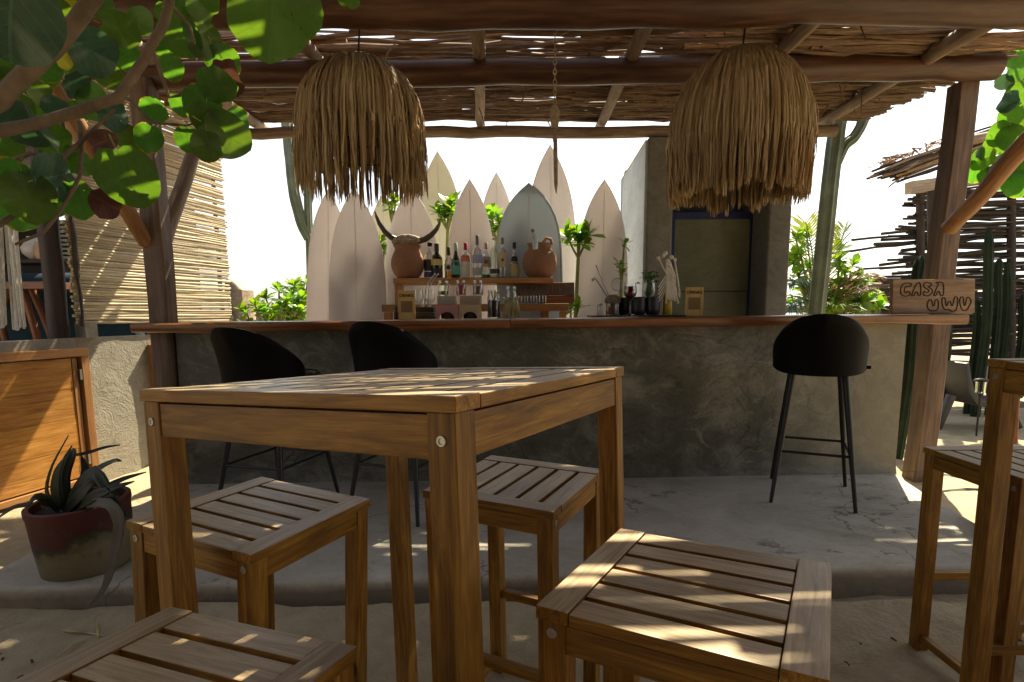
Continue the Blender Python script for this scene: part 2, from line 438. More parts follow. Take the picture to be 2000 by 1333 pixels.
M['horn'] = plain('horn', (0.10, 0.075, 0.055), rough=0.4, var=0.5, scale=6)
M['fibre'] = wood('palm_fibre', (0.22, 0.135, 0.05), (0.42, 0.28, 0.115), (0.58, 0.42, 0.20), rough=0.65, grain=1.0, vary=0.0)
M['rope'] = plain('rope', (0.46, 0.38, 0.27), rough=0.9, var=0.25, scale=60, bumps=0.5)
M['cotton'] = plain('cotton_cord', (0.68, 0.65, 0.58), rough=0.95, var=0.12, scale=50, bumps=0.4)
M['teal'] = plain('teal_cloth', (0.007, 0.028, 0.042), rough=0.9, var=0.15)
M['cream'] = plain('cream_cloth', (0.60, 0.57, 0.50), rough=0.9)
M['white_pot'] = plain('white_glaze', (0.62, 0.60, 0.56), rough=0.4)
M['tan_pot'] = plain('tan_glaze', (0.48, 0.32, 0.18), rough=0.5, var=0.3)
M['plastic'] = plain('anthracite_plastic', (0.035, 0.036, 0.04), rough=0.5)
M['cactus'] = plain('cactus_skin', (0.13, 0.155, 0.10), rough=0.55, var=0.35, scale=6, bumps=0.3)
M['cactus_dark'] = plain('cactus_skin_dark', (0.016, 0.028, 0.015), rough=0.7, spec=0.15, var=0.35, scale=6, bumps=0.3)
M['bark'] = plain('branch_bark', (0.19, 0.14, 0.10), rough=0.85, var=0.35, scale=18, bumps=0.7)
M['dry_stem'] = plain('stem_wood', (0.23, 0.235, 0.07), rough=0.8, var=0.3)
M['blue_paint'] = plain('blue_paint', (0.012, 0.022, 0.13), rough=0.45, var=0.25)
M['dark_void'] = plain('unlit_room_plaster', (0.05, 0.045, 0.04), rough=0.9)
M['glass'] = glass('clear_glass', (0.95, 0.965, 0.96))
M['glass_green'] = glass('green_glass', (0.40, 0.45, 0.18))
M['glass_dark'] = glass('dark_bottle_glass', (0.20, 0.16, 0.14))
M['glass_amber'] = glass('amber_drink', (0.80, 0.60, 0.18))
M['wine'] = glass('red_wine', (0.22, 0.03, 0.05))
M['acrylic'] = glass('frosted_acrylic', (0.93, 0.90, 0.88), rough=0.25)
M['ink'] = plain('burnt_ink', (0.030, 0.018, 0.010), rough=0.8)
M['straw'] = plain('dry_straw', (0.42, 0.36, 0.18), rough=0.8, var=0.3)
M['coffee'] = plain('dark_beans', (0.035, 0.02, 0.012), rough=0.7, var=0.5, scale=80, bumps=0.6)
M['mint'] = leaf_mat('mint_leaf', (0.03, 0.085, 0.015), None, (0.12, 0.32, 0.03), veins=False)

M['leaf'] = leaf_mat('sea_grape_leaf', (0.044, 0.118, 0.030), None, (0.17, 0.36, 0.018), tl=0.45)
M['leaf_blue'] = leaf_mat('sea_grape_leaf_old', (0.050, 0.115, 0.085), None, (0.08, 0.20, 0.07), tl=0.2, vary=0.3)
M['leaf_yellow'] = leaf_mat('sea_grape_leaf_yellowing', (0.24, 0.23, 0.02), None, (0.65, 0.52, 0.02), tl=0.5)
M['leaf_dry'] = leaf_mat('sea_grape_leaf_dry', (0.13, 0.06, 0.04), None, (0.18, 0.08, 0.04), tl=0.2, rough=0.7)
M['shrub_leaf'] = leaf_mat('shrub_leaf', (0.075, 0.19, 0.018), None, (0.32, 0.55, 0.02), veins=False, tl=0.45, rough=0.35)
M['palm_leaf'] = leaf_mat('palm_leaflet', (0.10, 0.15, 0.03), None, (0.34, 0.42, 0.06), veins=False, tl=0.4)
M['palm_dry'] = leaf_mat('palm_leaflet_dry', (0.20, 0.125, 0.06), None, (0.38, 0.25, 0.10), veins=False, tl=0.3)
M['palm_blue'] = leaf_mat('palm_leaflet_bluish', (0.06, 0.12, 0.10), None, (0.12, 0.22, 0.14), veins=False, tl=0.25)
M['agave'] = leaf_mat('agave_leaf', (0.022, 0.032, 0.018), None, (0.05, 0.07, 0.02), veins=False, tl=0.08, rough=0.45)
M['agave_dry'] = leaf_mat('agave_leaf_dry', (0.17, 0.16, 0.14), None, (0.25, 0.2, 0.14), veins=False, tl=0.1, rough=0.8)

def board_mat(name, col, glow):
    m, nt, b = new_mat(name)
    out = nt.nodes['Material Output']
    n = noise_n(nt, coords(nt), 3.5, 5, 0.65)
    r0 = ramp(nt, n, [(0.3, tuple(c * 0.86 for c in col)), (0.7, col)])
    n2 = noise_n(nt, coords(nt, (9, 9, 1.2)), 2.2, 6, 0.7)
    class _R: outputs = None
    r = _R(); r.outputs = [mixc(nt, ramp(nt, n2, [(0.56, (0, 0, 0)), (0.72, (.55, .55, .55))]).outputs[0], r0.outputs[0], (col[0] * .80, col[1] * .76, col[2] * .64))]
    nt.links.new(r.outputs[0], b.inputs['Base Color']); b.inputs['Roughness'].default_value = 0.42
    t = nt.nodes.new('ShaderNodeBsdfTranslucent'); t.inputs[0].default_value = (*glow, 1)
    mx = nt.nodes.new('ShaderNodeMixShader'); mx.inputs[0].default_value = 0.30
    nt.links.new(b.outputs[0], mx.inputs[1]); nt.links.new(t.outputs[0], mx.inputs[2]); nt.links.new(mx.outputs[0], out.inputs[0])
    return m
M['board_pink'] = board_mat('board_pinkish', (0.69, 0.66, 0.665), (0.80, 0.75, 0.74))
M['board_white'] = board_mat('board_offwhite', (0.71, 0.69, 0.705), (0.82, 0.78, 0.78))
M['board_cream'] = board_mat('board_cream', (0.68, 0.665, 0.59), (0.78, 0.76, 0.67))
M['board_blue'] = board_mat('board_greyblue', (0.48, 0.525, 0.56), (0.55, 0.62, 0.68))
M['board_line'] = plain('board_stringer', (0.60, 0.555, 0.535), rough=0.5)
M['board_rail'] = plain('board_blue_rail', (0.52, 0.62, 0.70), rough=0.4)

# sand
m, nt, b = new_mat('sand'); M['sand'] = m
v = coords(nt, rand=False)
n1 = noise_n(nt, v, 1.2, 5, 0.6); n2 = noise_n(nt, v, 160, 3, 0.7); n3 = noise_n(nt, v, 14, 6, 0.62, 0.15)
f = math_n(nt, 'ADD', math_n(nt, 'MULTIPLY', n1, 0.4), math_n(nt, 'ADD', math_n(nt, 'MULTIPLY', n2, 0.3), math_n(nt, 'MULTIPLY', n3, 0.3)))
r = ramp(nt, f, [(0.32, (0.29, 0.235, 0.15)), (0.5, (0.42, 0.35, 0.235)), (0.66, (0.52, 0.445, 0.31))])
nt.links.new(r.outputs[0], b.inputs['Base Color']); b.inputs['Roughness'].default_value = 0.95
b.inputs['Specular IOR Level'].default_value = 0.15
bump(nt, b, math_n(nt, 'ADD', math_n(nt, 'MULTIPLY', n3, 1.0), math_n(nt, 'MULTIPLY', n2, 0.12)), 0.6, 0.03)

# slab: stains
nt = M['slab'].node_tree; b = nt.nodes['Principled BSDF']
src = b.inputs['Base Color'].links[0].from_socket
v = coords(nt, (1, 1.6, 1), rand=False)
s1 = noise_n(nt, v, 7, 6, 0.72, 0.5); s2 = noise_n(nt, v, 1.1, 2, 0.5)
sm = math_n(nt, 'MULTIPLY', ramp(nt, s1, [(0.56, (0, 0, 0)), (0.61, (1, 1, 1))]).outputs[0], ramp(nt, s2, [(0.5, (0, 0, 0)), (0.6, (1, 1, 1))]).outputs[0])
nt.links.new(mixc(nt, math_n(nt, 'MULTIPLY', sm, 0.75), src, (0.12, 0.10, 0.09)), b.inputs['Base Color'])

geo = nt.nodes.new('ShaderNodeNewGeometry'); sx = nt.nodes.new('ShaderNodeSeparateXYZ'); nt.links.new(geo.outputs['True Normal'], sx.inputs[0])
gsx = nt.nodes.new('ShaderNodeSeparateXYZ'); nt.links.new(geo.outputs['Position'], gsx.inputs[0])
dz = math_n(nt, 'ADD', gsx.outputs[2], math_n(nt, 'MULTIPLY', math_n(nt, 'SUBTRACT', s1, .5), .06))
foot_f = ramp(nt, math_n(nt, 'MULTIPLY', dz, 5.0), [(0.36, (1, 1, 1)), (0.55, (0, 0, 0))]).outputs[0]      # darker brown towards the foot of the step
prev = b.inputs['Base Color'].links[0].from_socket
nt.links.new(mixc(nt, math_n(nt, 'MULTIPLY', foot_f, .8), prev, (0.13, 0.105, 0.07)), b.inputs['Base Color'])

vo = nt.nodes.new('ShaderNodeTexVoronoi'); vo.feature = 'DISTANCE_TO_EDGE'; vo.inputs['Scale'].default_value = 0.9
wv = nt.nodes.new('ShaderNodeVectorMath'); wv.operation = 'MULTIPLY_ADD'
wn_ = nt.nodes.new('ShaderNodeTexNoise'); wn_.inputs['Scale'].default_value = 3.0; wn_.inputs['Detail'].default_value = 6
pv = coords(nt, rand=False); nt.links.new(pv, wn_.inputs['Vector']); nt.links.new(wn_.outputs['Color'], wv.inputs[0]); wv.inputs[1].default_value = (.5, .5, .5); nt.links.new(pv, wv.inputs[2]); nt.links.new(wv.outputs[0], vo.inputs['Vector'])
crk = math_n(nt, 'MULTIPLY', math_n(nt, 'LESS_THAN', vo.outputs['Distance'], .004), ramp(nt, s2, [(.42, (0, 0, 0)), (.5, (1, 1, 1))]).outputs[0])
prev = b.inputs['Base Color'].links[0].from_socket
c1 = mixc(nt, math_n(nt, 'MULTIPLY', crk, .6), prev, (.09, .08, .065))
dr = noise_n(nt, coords(nt, (1, 2.2, 1), rand=False), 3.2, 7, .7, .4)
drift = ramp(nt, math_n(nt, 'ADD', dr, math_n(nt, 'MULTIPLY', math_n(nt, 'SUBTRACT', 2.45, gsx.outputs[1]), .16)), [(.56, (0, 0, 0)), (.70, (1, 1, 1))]).outputs[0]
nt.links.new(mixc(nt, math_n(nt, 'MULTIPLY', drift, .55), c1, (.36, .30, .20)), b.inputs['Base Color'])

# flower pot: red paint worn to mossy ochre along a wavy line
m, nt, b = new_mat('worn_pot'); M['pot'] = m
tc = nt.nodes.new('ShaderNodeTexCoord'); sp = nt.nodes.new('ShaderNodeSeparateXYZ'); nt.links.new(tc.outputs['Object'], sp.inputs[0])
nn = noise_n(nt, tc.outputs['Object'], 9, 5, 0.65)
edge = math_n(nt, 'ADD', sp.outputs[2], math_n(nt, 'MULTIPLY', math_n(nt, 'SUBTRACT', nn, 0.5), 0.17))
edge = math_n(nt, 'SUBTRACT', edge, math_n(nt, 'MULTIPLY', sp.outputs[0], 0.22))
rp = ramp(nt, math_n(nt, 'MULTIPLY', edge, 3.0), [(0.28, (0.20, 0.165, 0.09)), (0.38, (0.13, 0.115, 0.055)), (0.44, (0.03, 0.036, 0.02)), (0.50, (0.060, 0.010, 0.007)), (0.9, (0.095, 0.014, 0.010))])
spots = noise_n(nt, tc.outputs['Object'], 26, 5, 0.7)
nt.links.new(mixc(nt, math_n(nt, 'MULTIPLY', ramp(nt, spots, [(0.55, (0, 0, 0)), (0.7, (1, 1, 1))]).outputs[0], 0.65), rp.outputs[0], (0.06, 0.055, 0.03)), b.inputs['Base Color'])
b.inputs['Roughness'].default_value = 0.6; bump(nt, b, nn, 0.3, 0.006)

# ================================================================== SETTING
def axis_steps(lo, hi, fine, far):
    a = [lo + fine * i for i in range(int((hi - lo) / fine) + 1)]
    st, x = fine, a[-1]
    while x < far: st *= 1.35; x += st; a.append(x)
    st, x = fine, a[0]; left = []
    while x > -far: st *= 1.35; x -= st; left.append(x)
    return left[::-1] + a
xs = axis_steps(-4.6, 5.6, 0.045, 400)
ys = axis_steps(-0.4, 7.4, 0.045, 400)
mb = MB()
for y in ys:
    for x in xs:
        near = max(0.0, 1 - max(0, abs(x) - 5, y - 8) / 8)
        z = 0.022 * noise.noise((x * 1.3, y * 1.3, 0)) + 0.017 * noise.noise((x * 4.3, y * 4.3, 3)) + 0.010 * noise.noise((x * 11, y * 11, 7))
        z += 0.012 * noise.noise((x * 2.2 + 4 * noise.noise((x, y, 1)), y * 6.5, 12))
        z *= near
        z += min(0.05, max(0, 0.05 - 0.12 * abs(y - 2.1))) * (1 if -2.3 < x < 2.4 and y < 2.1 else 0)
        mb.v.append((x, y, z - 0.004))
nx = len(xs)
for j in range(len(ys) - 1):
    for i in range(nx - 1):
        mb.f.append((j * nx + i, j * nx + i + 1, (j + 1) * nx + i + 1, (j + 1) * nx + i))
tag(mb.build('sand_ground', M['sand'], smooth=True), kind='structure')

m, nt, b = new_mat('sea_water')
b.inputs['Base Color'].default_value = (0.10, 0.16, 0.20, 1); b.inputs['Roughness'].default_value = 0.25
mb = MB(); mb.add([(-900, 60, 0.006), (900, 60, 0.006), (900, 1500, 0.006), (-900, 1500, 0.006)], [(0, 1, 2, 3)])
tag(mb.build('sea', m), kind='structure')
m = plain('far_hill', (0.16, 0.20, 0.24), rough=1.0)
mb = MB()
hp = [(-700, 0)] + [(-700 + 28 * i, 7 + 9 * noise.noise((i * 0.21, 3, 0)) + 2 * noise.noise((i * 0.9, 5, 0))) for i in range(51)] + [(700, 0)]
mb.prism(hp, 60, origin=(0, 800, 0), ax=(Vector((1, 0, 0)), Vector((0, 0, 1)), Vector((0, 1, 0))))
tag(mb.build('hill', m, smooth=True), kind='structure')

# cement slab with worn, rounded step edge
front = []
for i in range(41):
    t = i / 40; x = -2.12 + t * 4.42
    front.append((x, 2.075 + 0.035 * (x + 2) + 0.018 * noise.noise((x * 1.7, 1, 0)) + 0.006 * noise.noise((x * 7, 2, 0))))
right = [(2.30, 2.60), (2.37, 3.02), (2.49, 3.52), (2.80, 5.0), (2.9, 6.2)]
poly = [(-2.16, 2.16)] + front + right + [(-2.05, 6.0), (-2.05, 3.6), (-2.10, 3.0), (-2.17, 2.5)]
mb = MB(); mb.prism(poly, 0.24, origin=(0, 0, -0.12))
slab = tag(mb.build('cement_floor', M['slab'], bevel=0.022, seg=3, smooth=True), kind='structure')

# ================================================================== BAR COUNTER
BYAW = R(1.8)
def barpt(x, d, z=0.0):
    """point on the bar: x along the front, d behind the front face"""
    return Vector((x - d * math.sin(BYAW), 3.43 + (x + 2.05) * math.tan(BYAW) + d, z))
def ztop(x): return 1.137 + 0.0055 * x
bar = thing('bar_counter', 'long cement bar counter with a thick wooden slab top', 'bar counter', (0, 0, 0))
mb = MB()
nxs, nzs = 92, 22
def cface(x, z):
    d = 0.012 * noise.noise((x * 1.1, z * 1.4, 4)) + 0.005 * noise.noise((x * 4, z * 4, 8)) - 0.02 * max(0, 0.08 - (z - 0.115)) / 0.08
    return barpt(x, d, z)
g = []
for j in range(nzs + 1):
    z = 0.115 + (1.083 - 0.115) * j / nzs
    for i in range(nxs + 1):
        x = -2.05 + 4.555 * i / nxs
        p = cface(x, z + (0.0055 * x if j == nzs else 0)); g.append(p)
fs = [(j * (nxs + 1) + i, j * (nxs + 1) + i + 1, (j + 1) * (nxs + 1) + i + 1, (j + 1) * (nxs + 1) + i) for j in range(nzs) for i in range(nxs)]
mb.add(g, fs)
for (xa, flip) in ((-2.05, 0), (2.505, 1)):
    side = []
    for j in range(nzs + 1):
        z = 0.115 + (1.083 - 0.115) * j / nzs
        side.append(cface(xa, z)); side.append(barpt(xa, 0.50, z))
    mb.add(side, [((2 * j, 2 * j + 2, 2 * j + 3, 2 * j + 1) if not flip else (2 * j + 1, 2 * j + 3, 2 * j + 2, 2 * j)) for j in range(nzs)])
a, c = barpt(-2.05, .5, .115), barpt(2.505, .5, .115); a2, c2 = barpt(-2.05, .5, 1.07), barpt(2.505, .5, 1.09)
mb.add([a, c, c2, a2], [(1, 0, 3, 2)])
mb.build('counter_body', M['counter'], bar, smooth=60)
# slab top: two boards butted, live front edge
def top_board(x0, x1, n):
    mb = MB(); rows = []
    for i in range(n + 1):
        x = x0 + (x1 - x0) * i / n
        fr = -0.125 + 0.012 * noise.noise((x * 1.5, 2, 0)) + 0.004 * noise.noise((x * 6, 4, 0))
        zt = ztop(x) + 0.004 * noise.noise((x * 1.2, 9, 0)); th = 0.058 + 0.008 * noise.noise((x * 2, 6, 0))
        rows.append([barpt(x, fr + 0.012, zt - th), barpt(x, fr, zt - th + 0.012), barpt(x, fr, zt - 0.010), barpt(x, fr + 0.012, zt), barpt(x, 0.52 if x < 2.49 else 0.15, zt), barpt(x, 0.52 if x < 2.49 else 0.15, zt - th)])
    c = sum((p for r_ in rows for p in r_), Vector()) / (len(rows) * 6)
    ang = BYAW
    rot = Matrix.Rotation(-ang, 3, 'Z')
    vs = [rot @ (p - c) for r_ in rows for p in r_]
    fs = []
    for i in range(n):
        for k in range(6):
            k2 = (k + 1) % 6; fs.append((i * 6 + k, i * 6 + k2, (i + 1) * 6 + k2, (i + 1) * 6 + k)[::-1])
    fs += [tuple(range(6)), tuple(n * 6 + k for k in reversed(range(6)))]
    mb.add(vs, fs)
    o = mb.build('counter_top', M['bar_top'], bar, smooth=50); o.location = c; o.rotation_euler = (0, 0, ang)
top_board(-2.235, -0.012, 40); top_board(-0.008, 2.80, 50)

# ================================================================== PERGOLA
per = thing('pergola', 'rustic log pergola roofed with loose dry sticks over the bar', 'pergola', (0, 0, 0))
def roofz(y): return 2.655 + 0.073 * (y - 3.52)
b1 = log('beam', (-2.6, 2.63, 2.492), (3.3, 2.66, 2.515), 0.083, 0.088, M['beam'], per, n=20, seg=26, wob=0.02, seed=1)
b2 = log('beam', A(232, 150, 3.48), A(1945, 128, 3.75), 0.072, 0.080, M['beam'], per, n=20, seg=26, wob=0.018, seed=2)
b3 = log('beam', (-2.6, 5.05, 2.722), (2.80, 5.07, 2.715), 0.046, 0.050, M['rafter'], per, n=16, seg=24, wob=0.02, seed=3)
for k, (x0, x1, r_) in enumerate(((-2.10, -2.22, .046), (-1.16, -1.22, .044), (-0.155, -0.27, .042), (0.70, 0.80, .044), (1.55, 1.74, .044), (2.46, 2.76, .052))):
    ya, yb = -2.6, 5.32
    log('rafter', (x0 - (x1 - x0) * 2.2, ya, roofz(ya) + r_), (x1, yb, roofz(yb) + r_), r_ * 1.05, r_ * 0.9, M['rafter'], per, n=14, seg=22, wob=0.012, seed=10 + k)
log('beam', (-2.6, -0.9, 2.24), (3.2, -0.9, 2.25), 0.08, 0.085, M['beam'], per, n=16, seg=20, wob=0.02, seed=4)  # unseen beam under the roof stretch added over the camera
def post(x, y, w, d, z1, seed, mat='post'):
    """squared, slightly irregular trunk"""
    mb = MB(); n = 14; rows = 16; vs = []
    for j in range(rows + 1):
        t = j / rows; z = -0.05 + (z1 + 0.05) * t
        k = 1 + 0.04 * noise.noise((seed, t * 4, 0)) + 0.05 * (1 - t)
        ox, oy = 0.012 * noise.noise((seed + 5, t * 2.5, 0)), 0.012 * noise.noise((seed + 9, t * 2.5, 0))
        for (ux, uy) in ((-.5, -.42), (-.42, -.5), (0, -.51), (.42, -.5), (.5, -.42), (.51, 0), (.5, .42), (.42, .5), (-.42, .5), (-.5, .42)):
            vs.append((z, w * ux * k + ox + 0.004 * noise.noise((ux * 9, t * 9, seed)), d * uy * k + oy))
    c = 10
    fs = [(j * c + i, j * c + (i + 1) % c, (j + 1) * c + (i + 1) % c, (j + 1) * c + i) for j in range(rows) for i in range(c)]
    fs += [tuple(range(c))[::-1], tuple(rows * c + i for i in range(c))]
    mb.add(vs, fs)
    o = mb.build('post', M[mat], per, smooth=28)
    mm = Matrix(((0, 1, 0), (0, 0, 1), (1, 0, 0))).to_4x4(); mm.translation = (x, y, 0); o.matrix_basis = mm
    return o
post(-2.125, 3.45, 0.115, 0.115, 2.52, 3)
rp_ = post(2.865, 3.86, 0.13, 0.13, 2.63, 8); rp_.matrix_basis = rp_.matrix_basis @ Matrix.Rotation(R(-1.6), 4, 'Z') if False else Matrix.Translation((2.865, 3.86, 0)) @ Matrix.Rotation(R(1.7), 4, 'Y') @ Matrix.Translation((-2.865, -3.86, 0)) @ rp_.matrix_basis
for x_ in (-2.3, 3.0): post(x_, -0.9, 0.14, 0.14, 2.17, 14 + int(x_))
log('brace', (-2.16, 3.41, 1.60), (-2.2, 2.70, 2.42), 0.042, 0.045, M['brace'], per, seed=21, seg=8)
log('brace', (-2.13, 3.52, 1.62), (-2.20, 4.30, 2.64), 0.048, 0.044, M['rafter'], per, seed=22, seg=8)
log('brace', (2.86, 3.76, 1.70), (2.92, 2.78, 2.50), 0.050, 0.056, M['brace'], per, seed=23, seg=12, wob=0.03)
# stick roof: two hundred and ninety-odd sticks as parts, the rest joined
rs = random.Random(11)
smesh = []
for k in range(16):
    L = rs.uniform(1.2, 2.6); r0 = rs.uniform(0.009, 0.020)
    smesh.append((L, log_mesh('stick', L, r0, r0 * rs.uniform(.5, .8), M['stick'], n=6, seg=9, wob=rs.uniform(.015, .045), bend=rs.uniform(-.03, .03), seed=100 + k)))
stuff = MB(); nstick = 0
def stick_at(x, y, z, yaw, tilt, k, roll, part):
    L, me = smesh[k]
    mt = Matrix.Translation((x, y, z)) @ Matrix.Rotation(yaw, 4, 'Z') @ Matrix.Rotation(tilt, 4, 'Y') @ Matrix.Rotation(roll, 4, 'X')
    if part:
        ob('stick', me, per, matrix=mt)
    else:
        n = len(stuff.v)
        stuff.v += [tuple(mt @ v_.co) for v_ in me.vertices]
        stuff.f += [tuple(i + n for i in p.vertices) for p in me.polygons]
GAPS = [(3.36, .14), (3.52, .10), (3.70, .12), (4.42, .11), (4.66, .10), (4.90, .12)]      # thin places
DAPPLE = [(1.15, .05), (1.32, .04), (1.50, .05), (1.66, .045), (1.82, .05), (1.98, .055), (2.12, .05), (2.26, .045)]
def in_gap(y, gaps, off=0.0, k=1.0): return any(abs(y - gy - off * gy) < gw * k / 2 for gy, gw in gaps)
y = -2.6  # roof drawn out unseen over the camera to cut front sky light
while y < 5.26:
    thin = in_gap(y, GAPS + DAPPLE)
    x = -2.75 + rs.uniform(-.25, .15)
    while x < 3.05:
        k = rs.randrange(16); L = smesh[k][0]
        if x + L > 3.12: x = min(x, 3.12 - L + rs.uniform(-.16, .10))
        keep = .965
        if thin: keep = .12 if y > 2.65 else .30
        elif x < -1.3 and .9 < y < 2.9: keep = .82
        if rs.random() < keep:
            part = nstick < 290 and y > 2.75 and rs.random() < 0.62
            stick_at(x, y + rs.uniform(-.008, .008), roofz(y) + 0.094 + rs.uniform(0, 0.016), rs.gauss(0, .012), rs.gauss(0, .005), k, rs.uniform(0, 6), part)
            nstick += part
        x += L * rs.uniform(.72, 1.0)
    y += rs.uniform(0.014, 0.022)
y = 2.62
while y < 5.24:          # second layer a hand's breadth above, its thin places not over the first's
    if not in_gap(y, GAPS, .05 / 1.6, 1.0 if y < 4.1 else .6):
        x = -2.9 + rs.uniform(-.2, .3)
        while x < 3.0:
            k = rs.randrange(16); L = smesh[k][0]
            stick_at(min(x, 3.06 - L), y + rs.uniform(-.008, .008), roofz(y) + .146 + rs.uniform(0, .014), rs.gauss(0, .012), rs.gauss(0, .006), k, rs.uniform(0, 6), False)
            x += L * rs.uniform(.8, 1.05)
    y += rs.uniform(.017, .026)
for q in range(90):      # loose sticks on top
    y = rs.uniform(-2.4, 5.2); k = rs.randrange(16); L = smesh[k][0]
    if in_gap(y, DAPPLE): continue
    stick_at(min(rs.uniform(-2.9, 2.2), 3.08 - L), y, roofz(y) + .165 + rs.uniform(0, .03), rs.gauss(0, .03), rs.gauss(0, .012), k, rs.uniform(0, 6), False)
for q in range(34):      # stray twigs hanging below
    x, y = rs.uniform(-2, 2.9), rs.uniform(2.8, 5.2)
    p = Vector((x, y, roofz(y) + .10)); d = Vector((rs.uniform(-.12, .12), rs.uniform(-.05, .1), -rs.uniform(.08, .22)))
    stuff.tube([p, p + d * .5 + Vector((rs.uniform(-.02, .02), 0, 0)), p + d], [.006, .005, .003], 5)
o = stuff.build('stick', M['stick'], per, smooth=True); o['kind'] = 'stuff'

# ================================================================== LEFT WALL, CABINET DOORS, SCREEN, HUT
WD = Vector((0.2213, 0.9752, 0)); WN = Vector((0.9752, -0.2213, 0)); W0 = Vector((-3.097, 3.271, 0))
def wpt(y, out=0.0, z=0.0):
    return W0 + WD * ((y - 3.271) / 0.9752) + WN * out + Vector((0, 0, z))
WM = Matrix((WD, WN * -1, Vector((0, 0, 1)))).transposed()     # local x along wall, local -y = out
wall = thing('low_wall', 'low trowelled cement wall left of the bar holding wooden cabinet doors', 'wall', (0, 0, 0))
mb = MB(); na, nb = 60, 16; g = []
for j in range(nb + 1):
    z = -0.05 + 1.07 * j / nb
    for i in range(na + 1):
        y = 1.2 + 4.6 * i / na
        g.append(wpt(y, 0.010 * noise.noise((y * 1.3, z * 1.3, 2)) + 0.005 * noise.noise((y * 5, z * 5, 2)), z + (0.012 * noise.noise((y * 1.7, 0, 5)) if j == nb else 0)))
mb.add(g, [(j * (na + 1) + i, (j + 1) * (na + 1) + i, (j + 1) * (na + 1) + i + 1, j * (na + 1) + i + 1)[::-1] for j in range(nb) for i in range(na)])
bk = [wpt(1.2 + 4.6 * i / na, -0.22, 1.015) for i in range(na + 1)]; bb = [wpt(1.2 + 4.6 * i / na, -0.22, -.05) for i in range(na + 1)]
n0 = len(mb.v); mb.add(bk + bb, [])
for i in range(na):
    t0 = nb * (na + 1) + i
    mb.f.append((t0, t0 + 1, n0 + i + 1, n0 + i)); mb.f.append((n0 + i, n0 + i + 1, n0 + na + 1 + i + 1, n0 + na + 1 + i))
mb.f.append((0, nb * (na + 1), n0, n0 + na + 1)); mb.f.append((na, (nb + 1) * (na + 1) - 1, n0 + na, n0 + 2 * na + 1))
mb.build('wall_body', M['wall'], wall, smooth=60)
def cab_door(y0, y1, z0, z1, label):
    Lw = (y1 - y0) / 0.9752
    mt = WM.to_4x4(); mt.translation = wpt(y0)
    d = thing('cabinet_door', label, 'cabinet door', matrix=mt, group='wooden cabinet doors in the low wall')
    fw = 0.055
    plank('frame_rail', d, (Lw, .055, fw), (Lw / 2, -.021, z1 - fw / 2), 'x', M['door_frame'])
    plank('frame_rail', d, (Lw, .055, fw * .7), (Lw / 2, -.021, z0 + fw * .35), 'x', M['door_frame'])
    for x in (fw / 2, Lw - fw / 2):
        plank('frame_stile', d, (fw, .052, z1 - z0 - fw * 1.7), (x, -.020, (z0 + fw * .7 + z1 - fw) / 2), 'z', M['door_frame'])
    iw, ih = Lw - 2 * fw - .03, z1 - z0 - fw * 1.7 - .02
    zc = (z0 + fw * .7 + z1 - fw) / 2
    n = 4
    for k in range(n):
        h = ih / n
        plank('door_board', d, (iw - .07, .018, h - .0015), (Lw / 2 - .01, -.020 - .001 * (k % 2), zc - ih / 2 + h * (k + .5)), 'x', M['door'], bevel=.0015)
    for s in (-1, 1):
        plank('door_stile', d, (.034, .024, ih), (Lw / 2 - .01 + s * (iw / 2 - .016), -.022, zc), 'z', M['door_frame'])
    for z in (zc - ih * .36, zc + ih * .36):
        mb = MB(); mb.box((Lw - fw - .012, -.040, z), (.016, .012, .07)); mb.build('hinge', M['steel'], d)
    return d
cab_door(2.62, 3.875, 0.025, 0.955, 'large sunlit orange wooden cabinet door left behind the potted agave')
cab_door(4.39, 5.35, 0.025, 0.945, 'narrow edge of a wooden cabinet door showing left of the bar post')

# dry cane screen above the wall
scr = thing('cane_screen', 'screen of horizontal dry canes standing above the low wall left of the bar', 'screen', (0, 0, 0))
cm = []
Ls = 1.49
for k in range(9):
    r0 = rs.uniform(.0112, .0132)
    mbm = MB(); pts, rad = [], []
    for i in range(13):
        t = i / 12; pts.append(((Ls + .012 * (k % 3)) * t, .004 * noise.noise((t * 4, k, 0)), .006 * noise.noise((t * 3.2, k, 4)))); rad.append(r0 * (1 + (.16 if i % 4 == 2 else 0) - .12 * t))
    mbm.tube(pts, rad, 7); cm.append(mbm.mesh('cane', M['cane'], smooth=True))
z = 1.128; q = 0
while z < 2.98:
    p = wpt(3.84, 0.012 + rs.uniform(-.002, .003), z) + WD * rs.uniform(-.008, .008)
    mt = (WM @ Matrix.Rotation(rs.gauss(0, .0035) - .004 * math.sin(z * 5), 3, 'Y')).to_4x4(); mt.translation = p
    if rs.random() < .5: mt = mt @ Matrix.Translation((Ls, 0, 0)) @ Matrix.Rotation(PI, 4, 'Z')
    ob('cane', cm[q % 9], scr, matrix=mt); q += 1
    z += rs.uniform(.0190, .0222)
for y in (4.45, 5.24):
    log('screen_pole', wpt(y, -.03, 1.0), wpt(y, -.03, 3.0), .02, .018, M['rafter'], scr, seed=31)
mb = MB(); mb.box((0, 0, 0), (.09, .09, .10)); o = mb.build('block', M['wall'], scr); o.location = wpt(3.93, -.02, 1.07); o.rotation_euler = (0, 0, -R(12.8))
mb = MB(); pts = [wpt(3.86 + rs.uniform(-.01, .01), .035, 1.1 + .1 * i) for i in range(19)]
mb.tube(pts, [.012 + rs.uniform(-.004, .006) for _ in pts], 6); mb.build('binding', M['dark_wood'], scr)

